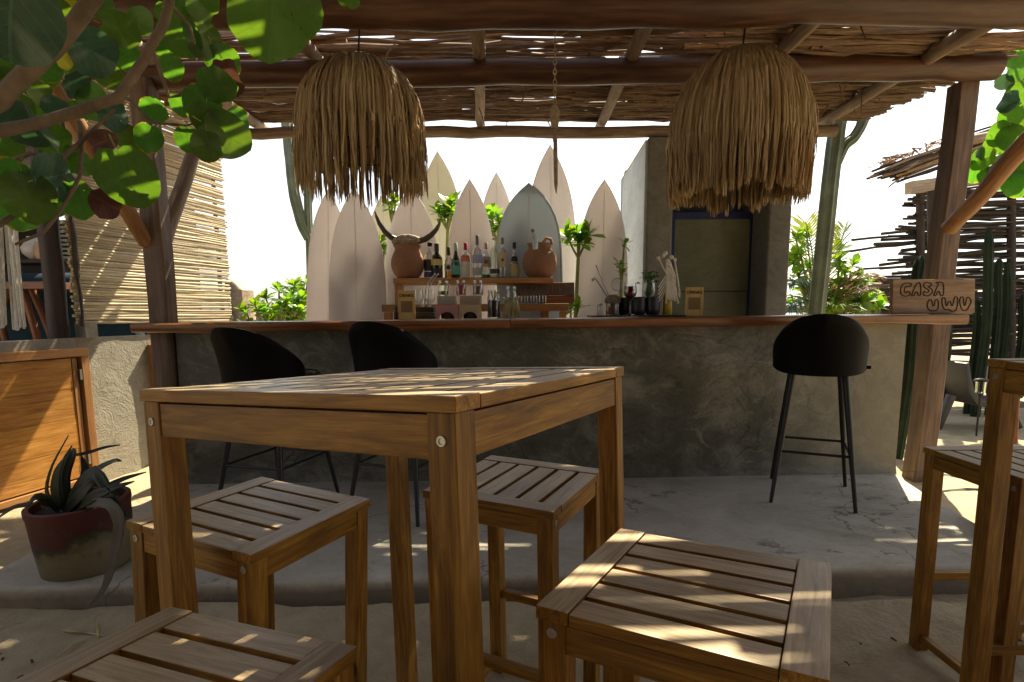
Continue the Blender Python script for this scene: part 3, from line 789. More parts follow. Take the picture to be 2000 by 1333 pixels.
# hut behind the low wall
hut = thing('hut', 'dark open-sided hut behind the low wall at the left edge', 'hut', (0, 0, 0))
log('corner_post', wpt(3.80, -.09, 1.0), wpt(3.80, -.09, 2.75), .06, .06, M['dark_wood'], hut, n=10, seed=41)
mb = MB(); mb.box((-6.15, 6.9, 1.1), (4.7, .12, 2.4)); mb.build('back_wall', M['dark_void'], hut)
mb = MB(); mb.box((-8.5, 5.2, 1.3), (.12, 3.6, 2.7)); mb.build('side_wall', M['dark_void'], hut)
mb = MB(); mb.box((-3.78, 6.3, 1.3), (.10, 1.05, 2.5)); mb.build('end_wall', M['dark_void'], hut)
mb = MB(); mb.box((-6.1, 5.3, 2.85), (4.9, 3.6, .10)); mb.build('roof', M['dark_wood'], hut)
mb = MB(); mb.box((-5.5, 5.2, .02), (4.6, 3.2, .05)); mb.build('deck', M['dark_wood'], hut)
for k in range(9):  # pale bars stand in for daylight between the wall slats
    plank('daylight_strip', hut, (1.3, .02, .026), (-4.75, 6.80, 1.86 + .05 * k), 'x', M['cream'], bevel=0)

def at_local(px, py, Y): return A(px, py, Y)
sofa = thing('sofa', 'teal upholstered sofa back in the dark hut at the left edge', 'sofa', (-4.6, 5.35, 0))
mb = MB(); mb.box((0, 0, .62), (2.6, .75, .45)); mb.build('seat', M['teal'], sofa, bevel=.06, seg=3, smooth=True)
mb = MB(); mb.tube([(-1.3, -.30, 1.42), (0, -.30, 1.42), (1.05, -.30, 1.42), (1.27, -.30, 1.42)], [.13, .13, .13, .10], 16); mb.build('back_bolster', M['teal'], sofa, smooth=True)
mb = MB(); mb.box((0, -.26, 1.05), (2.5, .14, .62)); mb.build('backrest', M['teal'], sofa, bevel=.03, smooth=True)
o = thing('throw_blanket', 'cream throw draped over the end of the teal sofa back', 'blanket', (0, 0, 0))
mb = MB(); g = []
c0 = Vector((-4.6 + .80, 5.05, 1.42))
for i in range(17):
    a = -0.5 + i / 16 * 3.4
    for s in (0, 1):
        g.append(c0 + Vector((s * .12 + .02 * i / 16, -.142 * math.sin(a), .142 * math.cos(a))) + (Vector((0, 0, -.02 * max(0, i - 10))) if i > 10 else Vector()))
mb.add(g, [(2 * i, 2 * i + 1, 2 * i + 3, 2 * i + 2) for i in range(16)]); mb.build('cloth', M['cream'], o, smooth=True)

tb = thing('trestle_table', 'red-brown wooden table on crossed legs in front of the teal sofa', 'table', (0, 0, 0))
Yt = 4.55
for k in range(2):
    plank('top_board', tb, (1.3, .20, .055), A(-40, 552, Yt + .2 * k) + Vector((0, 0, -.03)), 'x', M['red_wood'])
def lg(a_, b_, Y1, Y2):
    p, q_ = A(*a_, Y1), A(*b_, Y2); log('leg', p, q_, .028, .028, M['red_wood'], tb, n=8, seg=4, wob=.002)
lg((45, 565), (75, 668), Yt + .05, Yt + .1); lg((62, 565), (105, 668), Yt + .3, Yt + .35); lg((10, 665), (-12, 565), Yt + .3, Yt + .3); lg((-20, 665), (20, 565), Yt + .05, Yt + .1)
def pot_lathe(name, label, cat, prof, mat, loc, n=20, group=None):
    o = thing(name, label, cat, loc, group=group); mb = MB(); mb.lathe(prof, n); mb.build('body', M[mat] if isinstance(mat, str) else mat, o, smooth=60); return o
p = A(72, 507, 5.25)
pot_lathe('vase', 'white round vase on the ledge behind the teal sofa', 'vase', [(.05, 0), (.10, .05), (.11, .10), (.07, .16), (.05, .18), (.06, .20)], 'white_pot', p)
p = A(84, 507, 5.18)
pot_lathe('vase', 'small tan pot beside the white vase behind the sofa', 'vase', [(.04, 0), (.065, .05), (.06, .11), (.045, .13), (.05, .15)], 'tan_pot', p)
p = A(102, 507, 5.35)
pot_lathe('vase', 'tall pale vase next to the dark hut post', 'vase', [(.05, 0), (.07, .06), (.065, .2), (.04, .26), (.05, .28)], 'white_pot', p)
sh = thing('wall_shelf', 'dark ledge carrying vases behind the sofa in the hut', 'shelf', (0, 0, 0))
plank('board', sh, (2.6, .30, .03), A(40, 512, 5.3) + Vector((-.6, .03, -.005)), 'x', M['dark_wood'])
for s in (-1.4, .45): plank('bracket', sh, (.03, .25, .12), A(40, 512, 5.3) + Vector((s, .05, -.08)), 'z', M['dark_wood'])

# macrame hanging at the left edge
mac = thing('macrame_hanging', 'white cotton macrame ropes hanging at the left edge of the picture', 'macrame', (0, 0, 0))
for (x0, x1, y1) in ((4, 34, 642), (16, 42, 640), (-22, 4, 640), (-8, 2, 636)):
    for k in range(7):
        mb = MB(); o1 = rs.uniform(-6, 6); o2 = rs.uniform(-9, 9)
        pts = [A(x0 + o1 + (x1 + o2 - x0 - o1) * t, 300 + (y1 + rs.uniform(-6, 4) - 300) * t, 3.05 + .01 * k + .02 * math.sin(t * 7 + k)) for t in [i / 9 for i in range(10)]]
        mb.tube(pts, .0065, 6); mb.build('cord', M['cotton'], mac, smooth=True)
log('rod', A(-120, 300, 3.08), A(60, 296, 3.08), .015, .015, M['rafter'], mac, seed=51)
log('hook_rope', A(-20, 298, 3.08), A(-20, 20, 3.08) , .006, .006, M['rope'], mac, n=6, seg=3, wob=0)

# ================================================================== TABLES AND STOOLS
def bolt_mesh():
    mb = MB(); mb.lathe([(.0078, -.004), (.0078, .0008), (.0070, .0016), (.0042, .0016), (.0036, .0002), (.0008, .0002)], 16, cap0=False, cap1=True)
    return mb.mesh('bolt', M['steel'], smooth=40)
BOLT = bolt_mesh()
def frame_matrix(center, yaw, t1, t2, h):
    c, s = math.cos(yaw), math.sin(yaw)
    ex = Vector((c, s, math.tan(t1))).normalized(); ey = Vector((-s, c, math.tan(t2)))
    ez = ex.cross(ey).normalized(); ey = ez.cross(ex)
    m_ = Matrix((ex, ey, ez)).transposed().to_4x4(); m_.translation = Vector(center) - ez * h
    return m_
def slat_top(root, s, h, th, eb, ns, gap):
    """two end boards along x at y = +-, slats along y between them"""
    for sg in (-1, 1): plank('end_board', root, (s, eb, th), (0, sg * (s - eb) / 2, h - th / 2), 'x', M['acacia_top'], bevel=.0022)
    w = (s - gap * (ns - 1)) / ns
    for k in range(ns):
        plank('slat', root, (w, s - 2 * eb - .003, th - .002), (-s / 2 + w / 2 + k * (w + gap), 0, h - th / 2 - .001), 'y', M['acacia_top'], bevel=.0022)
def furniture(root, s, h, th, eb, ns, gap, leg, apron, up=(), low=(), upz=.275, lowz=.05, rail=.026, bolts='x'):
    slat_top(root, s, h, th, eb, ns, gap)
    e = s / 2 - leg / 2 - .004
    for sx in (-1, 1):
        for sy in (-1, 1):
            plank('leg', root, (leg, leg, h - th - .001), (sx * e, sy * e, (h - th) / 2), 'z', M['acacia'], bevel=.0025)
            for (nx_, ny_) in ((sx, 0), (0, sy)):
                pb = Vector((sx * e + nx_ * (leg / 2 + .0005), sy * e + ny_ * (leg / 2 + .0005), h - th - apron * (.42 if nx_ else .62)))
                if (nx_ and sy < 0) or (ny_ and sx > 0): pass
                q_ = Vector((nx_, ny_, 0)).to_track_quat('Z', 'Y')
                if (nx_ if bolts == 'x' else ny_): ob('bolt', BOLT, root, matrix=Matrix.Translation(pb) @ q_.to_matrix().to_4x4())
    L = s - 2 * leg - .008; za = h - th - .004 - apron / 2
    for sg in (-1, 1):
        plank('apron', root, (L, .022, apron), (0, sg * (e + leg / 2 - .014), za), 'x', M['acacia'], bevel=.0018)
        plank('apron', root, (.022, L, apron), (sg * (e + leg / 2 - .014), 0, za), 'y', M['acacia'], bevel=.0018)
    for sg in up: plank('stretcher', root, (L, .022, rail), (0, sg * e, upz), 'x', M['acacia'], bevel=.002)
    for sg in low: plank('stretcher', root, (.022, L, rail), (sg * e, 0, lowz), 'y', M['acacia'], bevel=.002)

TH = 1.041
t1 = thing('bar_table', 'tall square slatted acacia table in the middle foreground', 'table', group='tall acacia tables',
           matrix=frame_matrix((-.212, 1.1647, 1.0411), R(61.72 + 90), R(-2.7055), R(1.82), TH))
furniture(t1, .70, TH, .022, .058, 9, .014, .046, .060, up=(1,), low=(-1, 1), upz=.215, lowz=.07, rail=.030, bolts='y')
t2 = thing('bar_table', 'tall acacia table cut off by the right edge of the picture', 'table', group='tall acacia tables', matrix=frame_matrix((1.287 + .35, 1.514 - .35, 1.043), R(0), R(0.3), R(0.2), TH))
furniture(t2, .70, TH, .022, .058, 9, .014, .046, .060, up=(1,), low=(-1, 1), upz=.215, lowz=.07, rail=.030, bolts='x')

SH = .72
stools = [
 ((-.4551, .6237, .716), 68.29, -2.60, -2.17, 'slatted acacia stool at bottom left, nearest the camera, with thin sun stripes'),
 ((-.5996, 1.2708, .7194), 66.69, -.41, 2.61, 'slatted acacia stool behind the left table leg, next to the potted agave'),
 ((.0131, 1.4903, .7214), 62.88 + 90, .03, -1.39, 'slatted acacia stool on the far side of the middle table, seen through its legs'),
 ((.2829, .827, .754), 60.04, -1.82, -1.46, 'slatted acacia stool right of the table, front centre, with bright sun patches'),
 ((1.380 + .184, 1.844 - .184, .72), 0, 0, 0, 'slatted acacia stool at the right edge beside the second tall table')]
s0 = None
for (c, yaw, a1, a2, lab) in stools:
    mt = frame_matrix(c, R(yaw), R(a1), R(a2), SH)
    if s0 is None:
        s0 = thing('bar_stool', lab, 'stool', matrix=mt, group='slatted acacia stools')
        furniture(s0, .3678, SH, .020, .050, 6, .0115, .040, .042, up=(-1, 1), low=(-1, 1), upz=.275, lowz=.055, rail=.026)
    else:
        o = copy_tree(s0); o.matrix_basis = mt; o['label'] = lab

# ================================================================== BLACK BAR CHAIRS
def bar_chair(label, loc, facing):
    root = thing('bar_chair', label, 'bar chair', loc, facing - PI / 2, group='black bar chairs at the counter')
    # local +y = facing; origin on the floor under the seat
    mb = MB(); prof = []
    n = 28
    def sup(a, rx, ry, p=2.6):
        c, s = math.cos(a), math.sin(a)
        k = (abs(c) ** p + abs(s) ** p) ** (-1 / p)
        return rx * c * k, ry * s * k
    rings = [(.80, .715), (.93, .722), (1.0, .740), (1.0, .762), (.95, .778), (.80, .784), (.4, .782)]
    for f, z in rings:
        for k in range(n):
            x, y = sup(2 * PI * k / n, .212 * f, .222 * f); mb.v.append((x, y + .035, z))
    for i in range(len(rings) - 1):
        for k in range(n): mb.f.append((i * n + k, i * n + (k + 1) % n, (i + 1) * n + (k + 1) % n, (i + 1) * n + k))
    mb.f.append(tuple(reversed(range(n)))); mb.f.append(tuple((len(rings) - 1) * n + k for k in range(n)))
    mb.build('seat', M['velvet'], root, smooth=70)
    # wrapped shell back
    mb = MB(); na_, nz_ = 36, 12; amax = R(86)
    def P(a, t, off):
        q_ = min(1, abs(a) / amax)
        hgt = .298 * (1 - .96 * q_ ** 2.3)
        z0 = .712 + .055 * q_ ** 3
        z = z0 + (hgt + .03) * t
        rr = 1 + .035 * t * (1 - q_) - .02 * (1 - t)
        flare = -.105 * t * t * (1 - q_)
        x, y = sup(a - PI / 2, .208 * rr + off, .215 * rr + off, 2.3)
        return Vector((x, y + .02 + flare, z))
    for off in (0.0, .030):
        for i in range(na_ + 1):
            a = -amax + 2 * amax * i / na_
            for j in range(nz_ + 1):
                t = j / nz_
                o_ = off if off == 0 else off * min(1, (1 - t) * 5 + .55) * min(1, (1 - abs(a) / amax) * 6 + .3)
                mb.v.append(tuple(P(a, t, o_)))
    W_ = (na_ + 1) * (nz_ + 1)
    idx = lambda s, i, j: s * W_ + i * (nz_ + 1) + j
    for i in range(na_):
        for j in range(nz_):
            mb.f.append((idx(0, i, j), idx(0, i, j + 1), idx(0, i + 1, j + 1), idx(0, i + 1, j)))
            mb.f.append((idx(1, i, j), idx(1, i + 1, j), idx(1, i + 1, j + 1), idx(1, i, j + 1)))
        mb.f.append((idx(0, i, nz_), idx(1, i, nz_), idx(1, i + 1, nz_), idx(0, i + 1, nz_)))
        mb.f.append((idx(0, i, 0), idx(0, i + 1, 0), idx(1, i + 1, 0), idx(1, i, 0)))
    for j in range(nz_):
        mb.f.append((idx(0, 0, j), idx(1, 0, j), idx(1, 0, j + 1), idx(0, 0, j + 1)))
        mb.f.append((idx(0, na_, j), idx(0, na_, j + 1), idx(1, na_, j + 1), idx(1, na_, j)))
    mb.build('backrest', M['velvet'], root, smooth=70)
    ft = {}
    for sx in (-1, 1):
        for sy in (-1, 1):
            a, b_ = Vector((sx * .125, sy * .125 + .02, .725)), Vector((sx * .203, sy * .25 + .02, 0.0))
            mb = MB(); mb.tube([a, a.lerp(b_, .5), b_], [.0175, .015, .0095], 12); mb.build('leg', M['black_metal'], root, smooth=60)
            ft[(sx, sy)] = a.lerp(b_, (0.725 - .285) / .725)
    for (k1, k2) in (((-1, -1), (1, -1)), ((1, -1), (1, 1)), ((1, 1), (-1, 1)), ((-1, 1), (-1, -1))):
        mb = MB(); mb.tube([ft[k1], ft[k2]], .0075, 8); mb.build('footrest', M['black_metal'], root, smooth=60)
    mb = MB(); mb.box((.236, -.03, .752), (.030, .004, .018)); mb.build('fabric_tab', M['velvet'], root)
    return root
ch = bar_chair('black velvet bar chair on the right, seen from behind, alone before the counter', (1.715, 3.135, .12), R(65))
for (lab, loc, fa) in (('black velvet bar chair at far left of the counter, turned sideways to the right', (-1.29, 2.985, .12), R(74)),
                       ('black velvet bar chair behind the middle table, its back to the camera', (-.59, 2.97, .12), R(71))):
    o = copy_tree(ch); o.location = loc; o.rotation_euler = (0, 0, fa - PI / 2); o['label'] = lab
    o.scale = (1, 1, .955 if loc[0] < -1 else .978)

# ================================================================== PALM FRINGE LAMPS
def fringe_lamp(label, top, rmax, dome_h, drop, gaps, seed, n=1500, inward=0.0, nclump=58, gather=(.25, .60)):
    root = thing('palm_lamp', label, 'pendant lamp', top, group='palm fringe pendant lamps')
    rn = random.Random(seed); mb = MB(); SH_ = []
    def dome(t):      # t 0 crown .. 1 rim of the dome
        a = t * PI / 2
        return rmax * math.sin(a) ** .86, -dome_h * (1 - math.cos(a))
    clump = [(rn.uniform(-.05, .05), rn.uniform(-.09, .05), rn.uniform(0, 1)) for _ in range(nclump)]
    for q in range(n):
        ang = rn.uniform(0, 2 * PI); ci = int(ang / (2 * PI) * nclump) % nclump
        pull, dl, lay = clump[ci]; cs = gather[0] + gather[1] * lay * lay
        cen = (ci + .5) / nclump * 2 * PI
        start = rn.choice((0.02, 0.05, .1, .2, .35, .5, .62, .75)) * rn.uniform(.6, 1.2)
        lenl = drop * (1 + dl * 1.5 + rn.uniform(-.16, .05))
        short = rn.random() < gaps
        if short: lenl *= rn.uniform(.12, .8)
        rj = rn.uniform(-.022, .014); pts = []
        ns_ = 5
        for i in range(ns_ + 1):
            t = start + (1 - start) * i / ns_
            r_, z_ = dome(t); a = ang + (cen - ang) * .12 * t
            pts.append(Vector((max(.004, r_ + rj * t) * math.cos(a), max(.004, r_ + rj * t) * math.sin(a), z_ + .006 * (1 - t))))
        r_, z_ = dome(1); sway = rn.uniform(-.045, .045); fl = rn.uniform(-.03, .02) - inward
        for i in range(1, 6):
            t = i / 5
            a = ang + (cen - ang) * (.12 + cs * t ** .6) + sway * t * .35
            rr_ = r_ + rj + fl * t
            pts.append(Vector((rr_ * math.cos(a), rr_ * math.sin(a), z_ - lenl * t)))
        w = rn.uniform(.0018, .0060); shade = rn.random(); wig = rn.uniform(0, 50); tw = rn.uniform(-.9, .9)
        rad = [w] * (len(pts) - 1) + [w * .35]
        # flat ribbon with thickness
        b0 = len(mb.v)
        for i, p in enumerate(pts):
            tng = Vector((-math.sin(ang), math.cos(ang), 0)); out = Vector((math.cos(ang), math.sin(ang), 0))
            p = p + tng * (.010 * noise.noise((i * .45, wig, 0))) + out * (.014 * noise.noise((i * .5, wig, 7)))
            c_, s_ = math.cos(tw * i / 5), math.sin(tw * i / 5); tng, out = tng * c_ + out * s_, out * c_ - tng * s_
            mb.v += [tuple(p - tng * rad[i]), tuple(p + out * rad[i] * .35), tuple(p + tng * rad[i])]; SH_.extend((shade,) * 3)
        for i in range(len(pts) - 1):
            for k in range(3):
                k2 = (k + 1) % 3; mb.f.append((b0 + 3 * i + k, b0 + 3 * i + k2, b0 + 3 * i + 3 + k2, b0 + 3 * i + 3 + k))
    o = mb.build('fringe', FIB, root); o['kind'] = 'stuff'
    o.data.attributes.new('shade', 'FLOAT', 'POINT').data.foreach_set('value', SH_)
    fr = MB()
    for t in (.35, .7, .98):
        r_, z_ = dome(t); r_ -= .03
        fr.tube([(r_ * math.cos(2 * PI * k / 24), r_ * math.sin(2 * PI * k / 24), z_ - .02) for k in range(25)], .004, 5, caps=False)
    for k in range(10):
        a = 2 * PI * k / 10
        fr.tube([((dome(t)[0] - .03 * t) * math.cos(a), (dome(t)[0] - .03 * t) * math.sin(a), dome(t)[1] - .02) for t in (.05, .3, .55, .8, 1)] + [((rmax - .06) * math.cos(a), (rmax - .06) * math.sin(a), -dome_h - drop * .35)], .0035, 5)
    r2 = rmax - .06
    fr.tube([(r2 * math.cos(2 * PI * k / 24), r2 * math.sin(2 * PI * k / 24), -dome_h - drop * .35) for k in range(25)], .004, 5, caps=False)
    fr.build('frame', M['dark_wood'], root, smooth=True)
    bl = MB(); bl.lathe([(.012, 0), (.016, -.02), (.030, -.06), (.034, -.085), (.024, -.115), (.004, -.125)], 16, c=(0, 0, -.20)); bl.build('bulb', M['glass'], root, smooth=True)
    bl = MB(); bl.lathe([(.018, 0), (.018, .05), (.006, .06)], 12, c=(0, 0, -.20)); bl.build('socket', M['black_metal'], root, smooth=40)
    cd = MB(); top = Vector(top); zr = roofz(top.y) + .11 - top.z
    cd.tube([(0, 0, -.15), (0, 0, 0), (.01, .0, zr * .5), (0, 0, zr)], .005, 6); cd.build('cord', M['black_metal'], root, smooth=True)
    return root
m, nt, b = new_mat('palm_fringe'); FIB = m
v = coords(nt, (30, 30, 2.2), rand=False); n1 = noise_n(nt, v, 1.5, 5, .65); n2 = noise_n(nt, coords(nt, (1, 1, 1), rand=False), 7, 3, .5)
at_ = nt.nodes.new('ShaderNodeAttribute'); at_.attribute_name = 'shade'
f = math_n(nt, 'ADD', math_n(nt, 'MULTIPLY', n1, .40), math_n(nt, 'ADD', math_n(nt, 'MULTIPLY', n2, .2), math_n(nt, 'MULTIPLY', at_.outputs['Fac'], .4)))
rp = ramp(nt, f, [(0.25, (0.27, 0.19, 0.095)), (0.5, (0.55, 0.425, 0.235)), (0.75, (0.76, 0.64, 0.42))])
nt.links.new(rp.outputs[0], b.inputs['Base Color']); b.inputs['Roughness'].default_value = .6
t = nt.nodes.new('ShaderNodeBsdfTranslucent'); t.inputs[0].default_value = (.75, .52, .24, 1)
mx = nt.nodes.new('ShaderNodeMixShader'); mx.inputs[0].default_value = .35
nt.links.new(b.outputs[0], mx.inputs[1]); nt.links.new(t.outputs[0], mx.inputs[2]); nt.links.new(mx.outputs[0], nt.nodes['Material Output'].inputs[0])
fringe_lamp('left palm fringe pendant lamp with ragged gaps, hanging before the surfboards', (-.775, 3.05, 2.462), .315, .34, .325, .56, 5, n=1800, nclump=46, gather=(.34, .36))
fringe_lamp('right palm fringe pendant lamp, fuller and wider, hanging before the blue door', (1.165, 3.0, 2.468), .338, .44, .285, .18, 6, n=2900, inward=.02)

# hanging driftwood charm on a chain
hang = thing('hanging_charm', 'driftwood blade hanging on a chain from the roof beside the tall surfboard', 'charm', (.24, 3.2, 0))
zt_ = 2.70; zb_ = 2.265; n = 17
for k in range(n):
    z = zt_ + (zb_ - zt_) * (k + .5) / n
    mb = MB(); pts = []
    for i in range(13):
        a = 2 * PI * i / 12; x, zz = .0085 * math.cos(a), .017 * math.sin(a)
        pts.append((x, 0, z + zz) if k % 2 else (0, x, z + zz))
    mb.tube(pts, .0026, 5, caps=False); mb.build('chain_link', M['rope'], hang, smooth=True)
mb = MB(); mb.tube([(0, 0, 2.285), (0, 0, 2.26), (0, 0, 2.20), (0, 0, 2.165)], [.014, .026, .023, .018], 12); mb.build('binding', M['rope'], hang, smooth=True)
mb = MB(); mb.tube([(0, 0, 2.20), (.004, 0, 2.10), (.006, 0, 1.98), (.008, 0, 1.87), (.01, 0, 1.825)], [.016, .019, .020, .017, .003], 10, squash=.6); mb.build('blade', M['drift'], hang, smooth=50)
mb = MB(); mb.tube([(0, 0, 2.70), (.06, 0, 2.72), (.075, .0, 2.66), (.03, 0, 2.64)], .002, 5); mb.build('tie_wire', M['rope'], hang)

# ================================================================== SURFBOARDS
def surfboard(label, tip, wmax, base_x, mat, full=.55, tail=.75, lean=.10, rail=False, pw=5.0):
    """tip: world point of the nose; the board stands on the ground leaning back"""
    tip = Vector(tip); by = tip.y - lean * tip.z
    base = Vector((base_x, by, 0.0))
    up = (tip - base); L = up.length; up.normalize()
    rt = Vector((1, 0, 0)); rt = (rt - up * rt.dot(up)).normalized(); nm = up.cross(rt)      # points to the back
    mt = Matrix((rt, nm * -1, up)).transposed()
    mt = Matrix((rt, -rt.cross(up), up)).transposed().to_4x4(); mt.translation = base
    root = thing('surfboard', label, 'surfboard', matrix=mt, group='surfboards standing behind the bar')
    mb = MB(); ns, nr = 30, 16
    def width(s):       # s 0 tip .. 1 tail
        if s < full: return 1 - (1 - s / full) ** pw
        q_ = (s - full) / (1 - full); return 1 - (1 - tail) * q_ ** 1.7
    for i in range(ns + 1):
        s = (i / ns) ** 1.5
        w = wmax / 2 * max(.006, width(s)); th = .030 * (.12 + .88 * math.sin(PI * (.04 + .92 * s)) ** .7)
        roc = .10 * (1 - s) ** 4
        for k in range(nr):
            a = 2 * PI * k / nr; c_, s_ = math.cos(a), math.sin(a)
            mb.v.append((w * abs(c_) ** .55 * (1 if c_ >= 0 else -1), th * abs(s_) ** .9 * (1 if s_ >= 0 else -1) - roc + .0, L * (1 - s)))
    for i in range(ns):
        for k in range(nr): mb.f.append((i * nr + k, i * nr + (k + 1) % nr, (i + 1) * nr + (k + 1) % nr, (i + 1) * nr + k))
    mb.f.append(tuple(range(nr))); mb.f.append(tuple(ns * nr + k for k in reversed(range(nr))))
    mb.build('deck', M[mat], root, smooth=60)
    st = MB()
    for i in range(25):
        s = .04 + .93 * i / 24; th = .030 * (.12 + .88 * math.sin(PI * (.04 + .92 * s)) ** .7)
        z = L * (1 - s); roc = .10 * (1 - s) ** 4
        st.v += [(-.0016, -th - roc - .0004, z), (.0016, -th - roc - .0004, z), (.0016, -th - roc + .004, z), (-.0016, -th - roc + .004, z)]
    for i in range(24):
        for k in range(4): st.f.append((4 * i + k, 4 * i + (k + 1) % 4, 4 * i + 4 + (k + 1) % 4, 4 * i + 4 + k))
    st.build('stringer', M['board_line'], root)
    if rail:
        r_ = MB(); pts = []
        for i in range(26):
            s = .01 + .9 * i / 25; pts.append((wmax / 2 * width(s) * .985, -.10 * (1 - s) ** 4 - .004, L * (1 - s)))
        r_.tube(pts, .011, 8); r_.build('rail_band', M['board_rail'], root, smooth=True)
    return root
def sb(label, tip_px, Y, wpx, bx_px, mat, **kw):
    tip = A(*tip_px, Y); w = 1.10 * wpx * Y / FPX; base = A(bx_px, 620, Y).x
    return surfboard(label, tip, w, base, mat, **kw)
sb('pinkish white surfboard furthest left, half behind another board', (648, 378), 5.15, 78, 640, 'board_pink', full=.62, lean=.09)
sb('pinkish white surfboard with a faint stringer, front left beside the clay pot', (698, 375), 4.85, 100, 704, 'board_white', full=.66, lean=.10)
sb('cream surfboard behind the left horn of the skull', (752, 385), 5.45, 74, 757, 'board_cream', full=.6, lean=.08)
sb('off-white surfboard behind the skull and clay pot', (806, 372), 5.0, 96, 808, 'board_white', full=.6, lean=.10)
sb('tall yellowish cream surfboard rising behind the left lamp fringe', (857, 303), 5.6, 84, 868, 'board_cream', full=.6, lean=.07)
sb('pinkish pointed surfboard in the middle behind the bottles', (919, 358), 5.0, 84, 924, 'board_pink', full=.6, lean=.10)
sb('small pointed pinkish surfboard tip far back, fourth tallest in the row', (970, 343), 5.75, 66, 972, 'board_pink', full=.55, lean=.07)
sb('round-nosed grey-blue surfboard behind the right clay pot', (1032, 366), 4.8, 112, 1034, 'board_blue', full=.50, lean=.11, rail=True, pw=6.0)
sb('tallest pinkish white surfboard behind the grey-blue board', (1073, 291), 5.35, 88, 1082, 'board_white', full=.62, lean=.08)
sb('off-white surfboard at the right end of the row beside the cement building', (1177, 358), 5.15, 88, 1170, 'board_pink', full=.6, lean=.09)

# ================================================================== BACK BUILDING WITH BLUE DOOR
bld = thing('service_building', 'small cement building with slanted wall top behind the bar on the right', 'building', (0, 0, 0))
def wedge(name, x0, x1, y0, y1, zf, zb, mat):
    mb = MB(); mb.add([(x0, y0, 0), (x1, y0, 0), (x1, y1, 0), (x0, y1, 0), (x0, y0, zf), (x1, y0, zf), (x1, y1, zb), (x0, y1, zb)],
                      [(3, 2, 1, 0), (4, 5, 6, 7), (0, 1, 5, 4), (1, 2, 6, 5), (2, 3, 7, 6), (3, 0, 4, 7)])
    return mb.build(name, mat, bld, bevel=.02, seg=3, smooth=40)
wedge('side_wall', 1.165, 1.175, 5.02, 6.1, 2.64, 2.56, M['pillar_skylit'])  # thin facing that carries the sky-lit colour
wedge('front_pier', 1.178, 1.40, 5.0, 5.42, 2.66, 2.66, M['pillar'])
wedge('front_pier', 2.235, 2.43, 5.0, 5.42, 2.66, 2.66, M['pillar'])
wedge('end_wall', 2.30, 2.42, 5.42, 6.1, 2.66, 2.6, M['pillar'])
wedge('inner_wall', 1.178, 1.30, 5.42, 6.1, 2.66, 2.6, M['pillar'])
wedge('back_wall', 1.19, 2.41, 6.1, 6.22, 2.66, 2.6, M['pillar'])
mb = MB(); mb.box((1.80, 5.72, 2.50), (.98, .58, .09)); mb.build('roof_slab', M['pillar'], bld)
mb = MB(); mb.box((1.82, 5.20, 2.53), (.83, .36, .25)); mb.build('lintel', M['pillar'], bld)
dr = thing('blue_door', 'blue framed door with a grey-green panel and handle in the cement building', 'door', (1.474, 5.36, .12), 0)
DW, DH = .80, 1.97
for x in (.022, DW - .026): plank('frame_stile', dr, (.044 if x < .1 else .052, .05, DH), (x, 0, DH / 2), 'z', M['blue_paint'])
plank('frame_rail', dr, (DW - .1, .05, .06), (DW / 2 - .002, 0, DH - .03), 'x', M['blue_paint']); plank('frame_rail', dr, (DW - .1, .05, .10), (DW / 2 - .002, 0, .05), 'x', M['blue_paint'])
for (za, zb) in ((.10, 1.245), (1.251, DH - .06)):
    mb = MB(); mb.box((DW / 2 - .004, .004, (za + zb) / 2), (DW - .098, .03, zb - za)); mb.build('panel', M['panel'], dr, bevel=.004)
mb = MB(); mb.tube([(.775, -.03, 1.06), (.778, -.065, 1.10), (.780, -.07, 1.22), (.778, -.062, 1.34), (.775, -.03, 1.38)], .008, 8); mb.build('handle', M['steel'], dr, smooth=True)
mb = MB(); mb.box((.82, -.01, .97), (.06, .03, .016)); mb.build('latch', M['steel'], dr)

# ================================================================== BACK SHELF, POTS, BOTTLES
YS = 4.40
shf = thing('back_shelf', 'orange-brown wooden two-tier back shelf holding bottles behind the bar', 'shelf', (0, 0, 0))
zs = 1.444
plank('shelf_board', shf, (1.23, .30, .042), (-.293, YS + .12, zs - .021), 'x', M['shelf'])
plank('leg', shf, (.065, .05, zs - .042 - .05), (-.872, YS + .02, (zs - .042 + .05) / 2), 'z', M['shelf'])
plank('leg', shf, (.065, .05, zs - .042 - .05), (.27, YS + .24, (zs - .042 + .05) / 2), 'z', M['shelf'])
plank('lower_shelf', shf, (1.40, .30, .055), (-.27, YS - .02, 1.215), 'x', M['shelf'])
plank('leg', shf, (.06, .05, 1.13), (-.935, YS - .10, .62), 'z', M['shelf'])
plank('leg', shf, (.05, .05, 1.13), (.39, YS - .10, .62), 'z', M['shelf'])
dmat = plain('shelf_mat', (0.03, 0.022, 0.018), rough=.8)
mt_ = thing('bar_mat', 'dark mat under the row of bottles', 'mat', (0, 0, 0))
mb = MB(); mb.box((-.30, YS + .12, zs + .003), (.86, .22, .006)); mb.build('mat', dmat, mt_, bevel=.002)

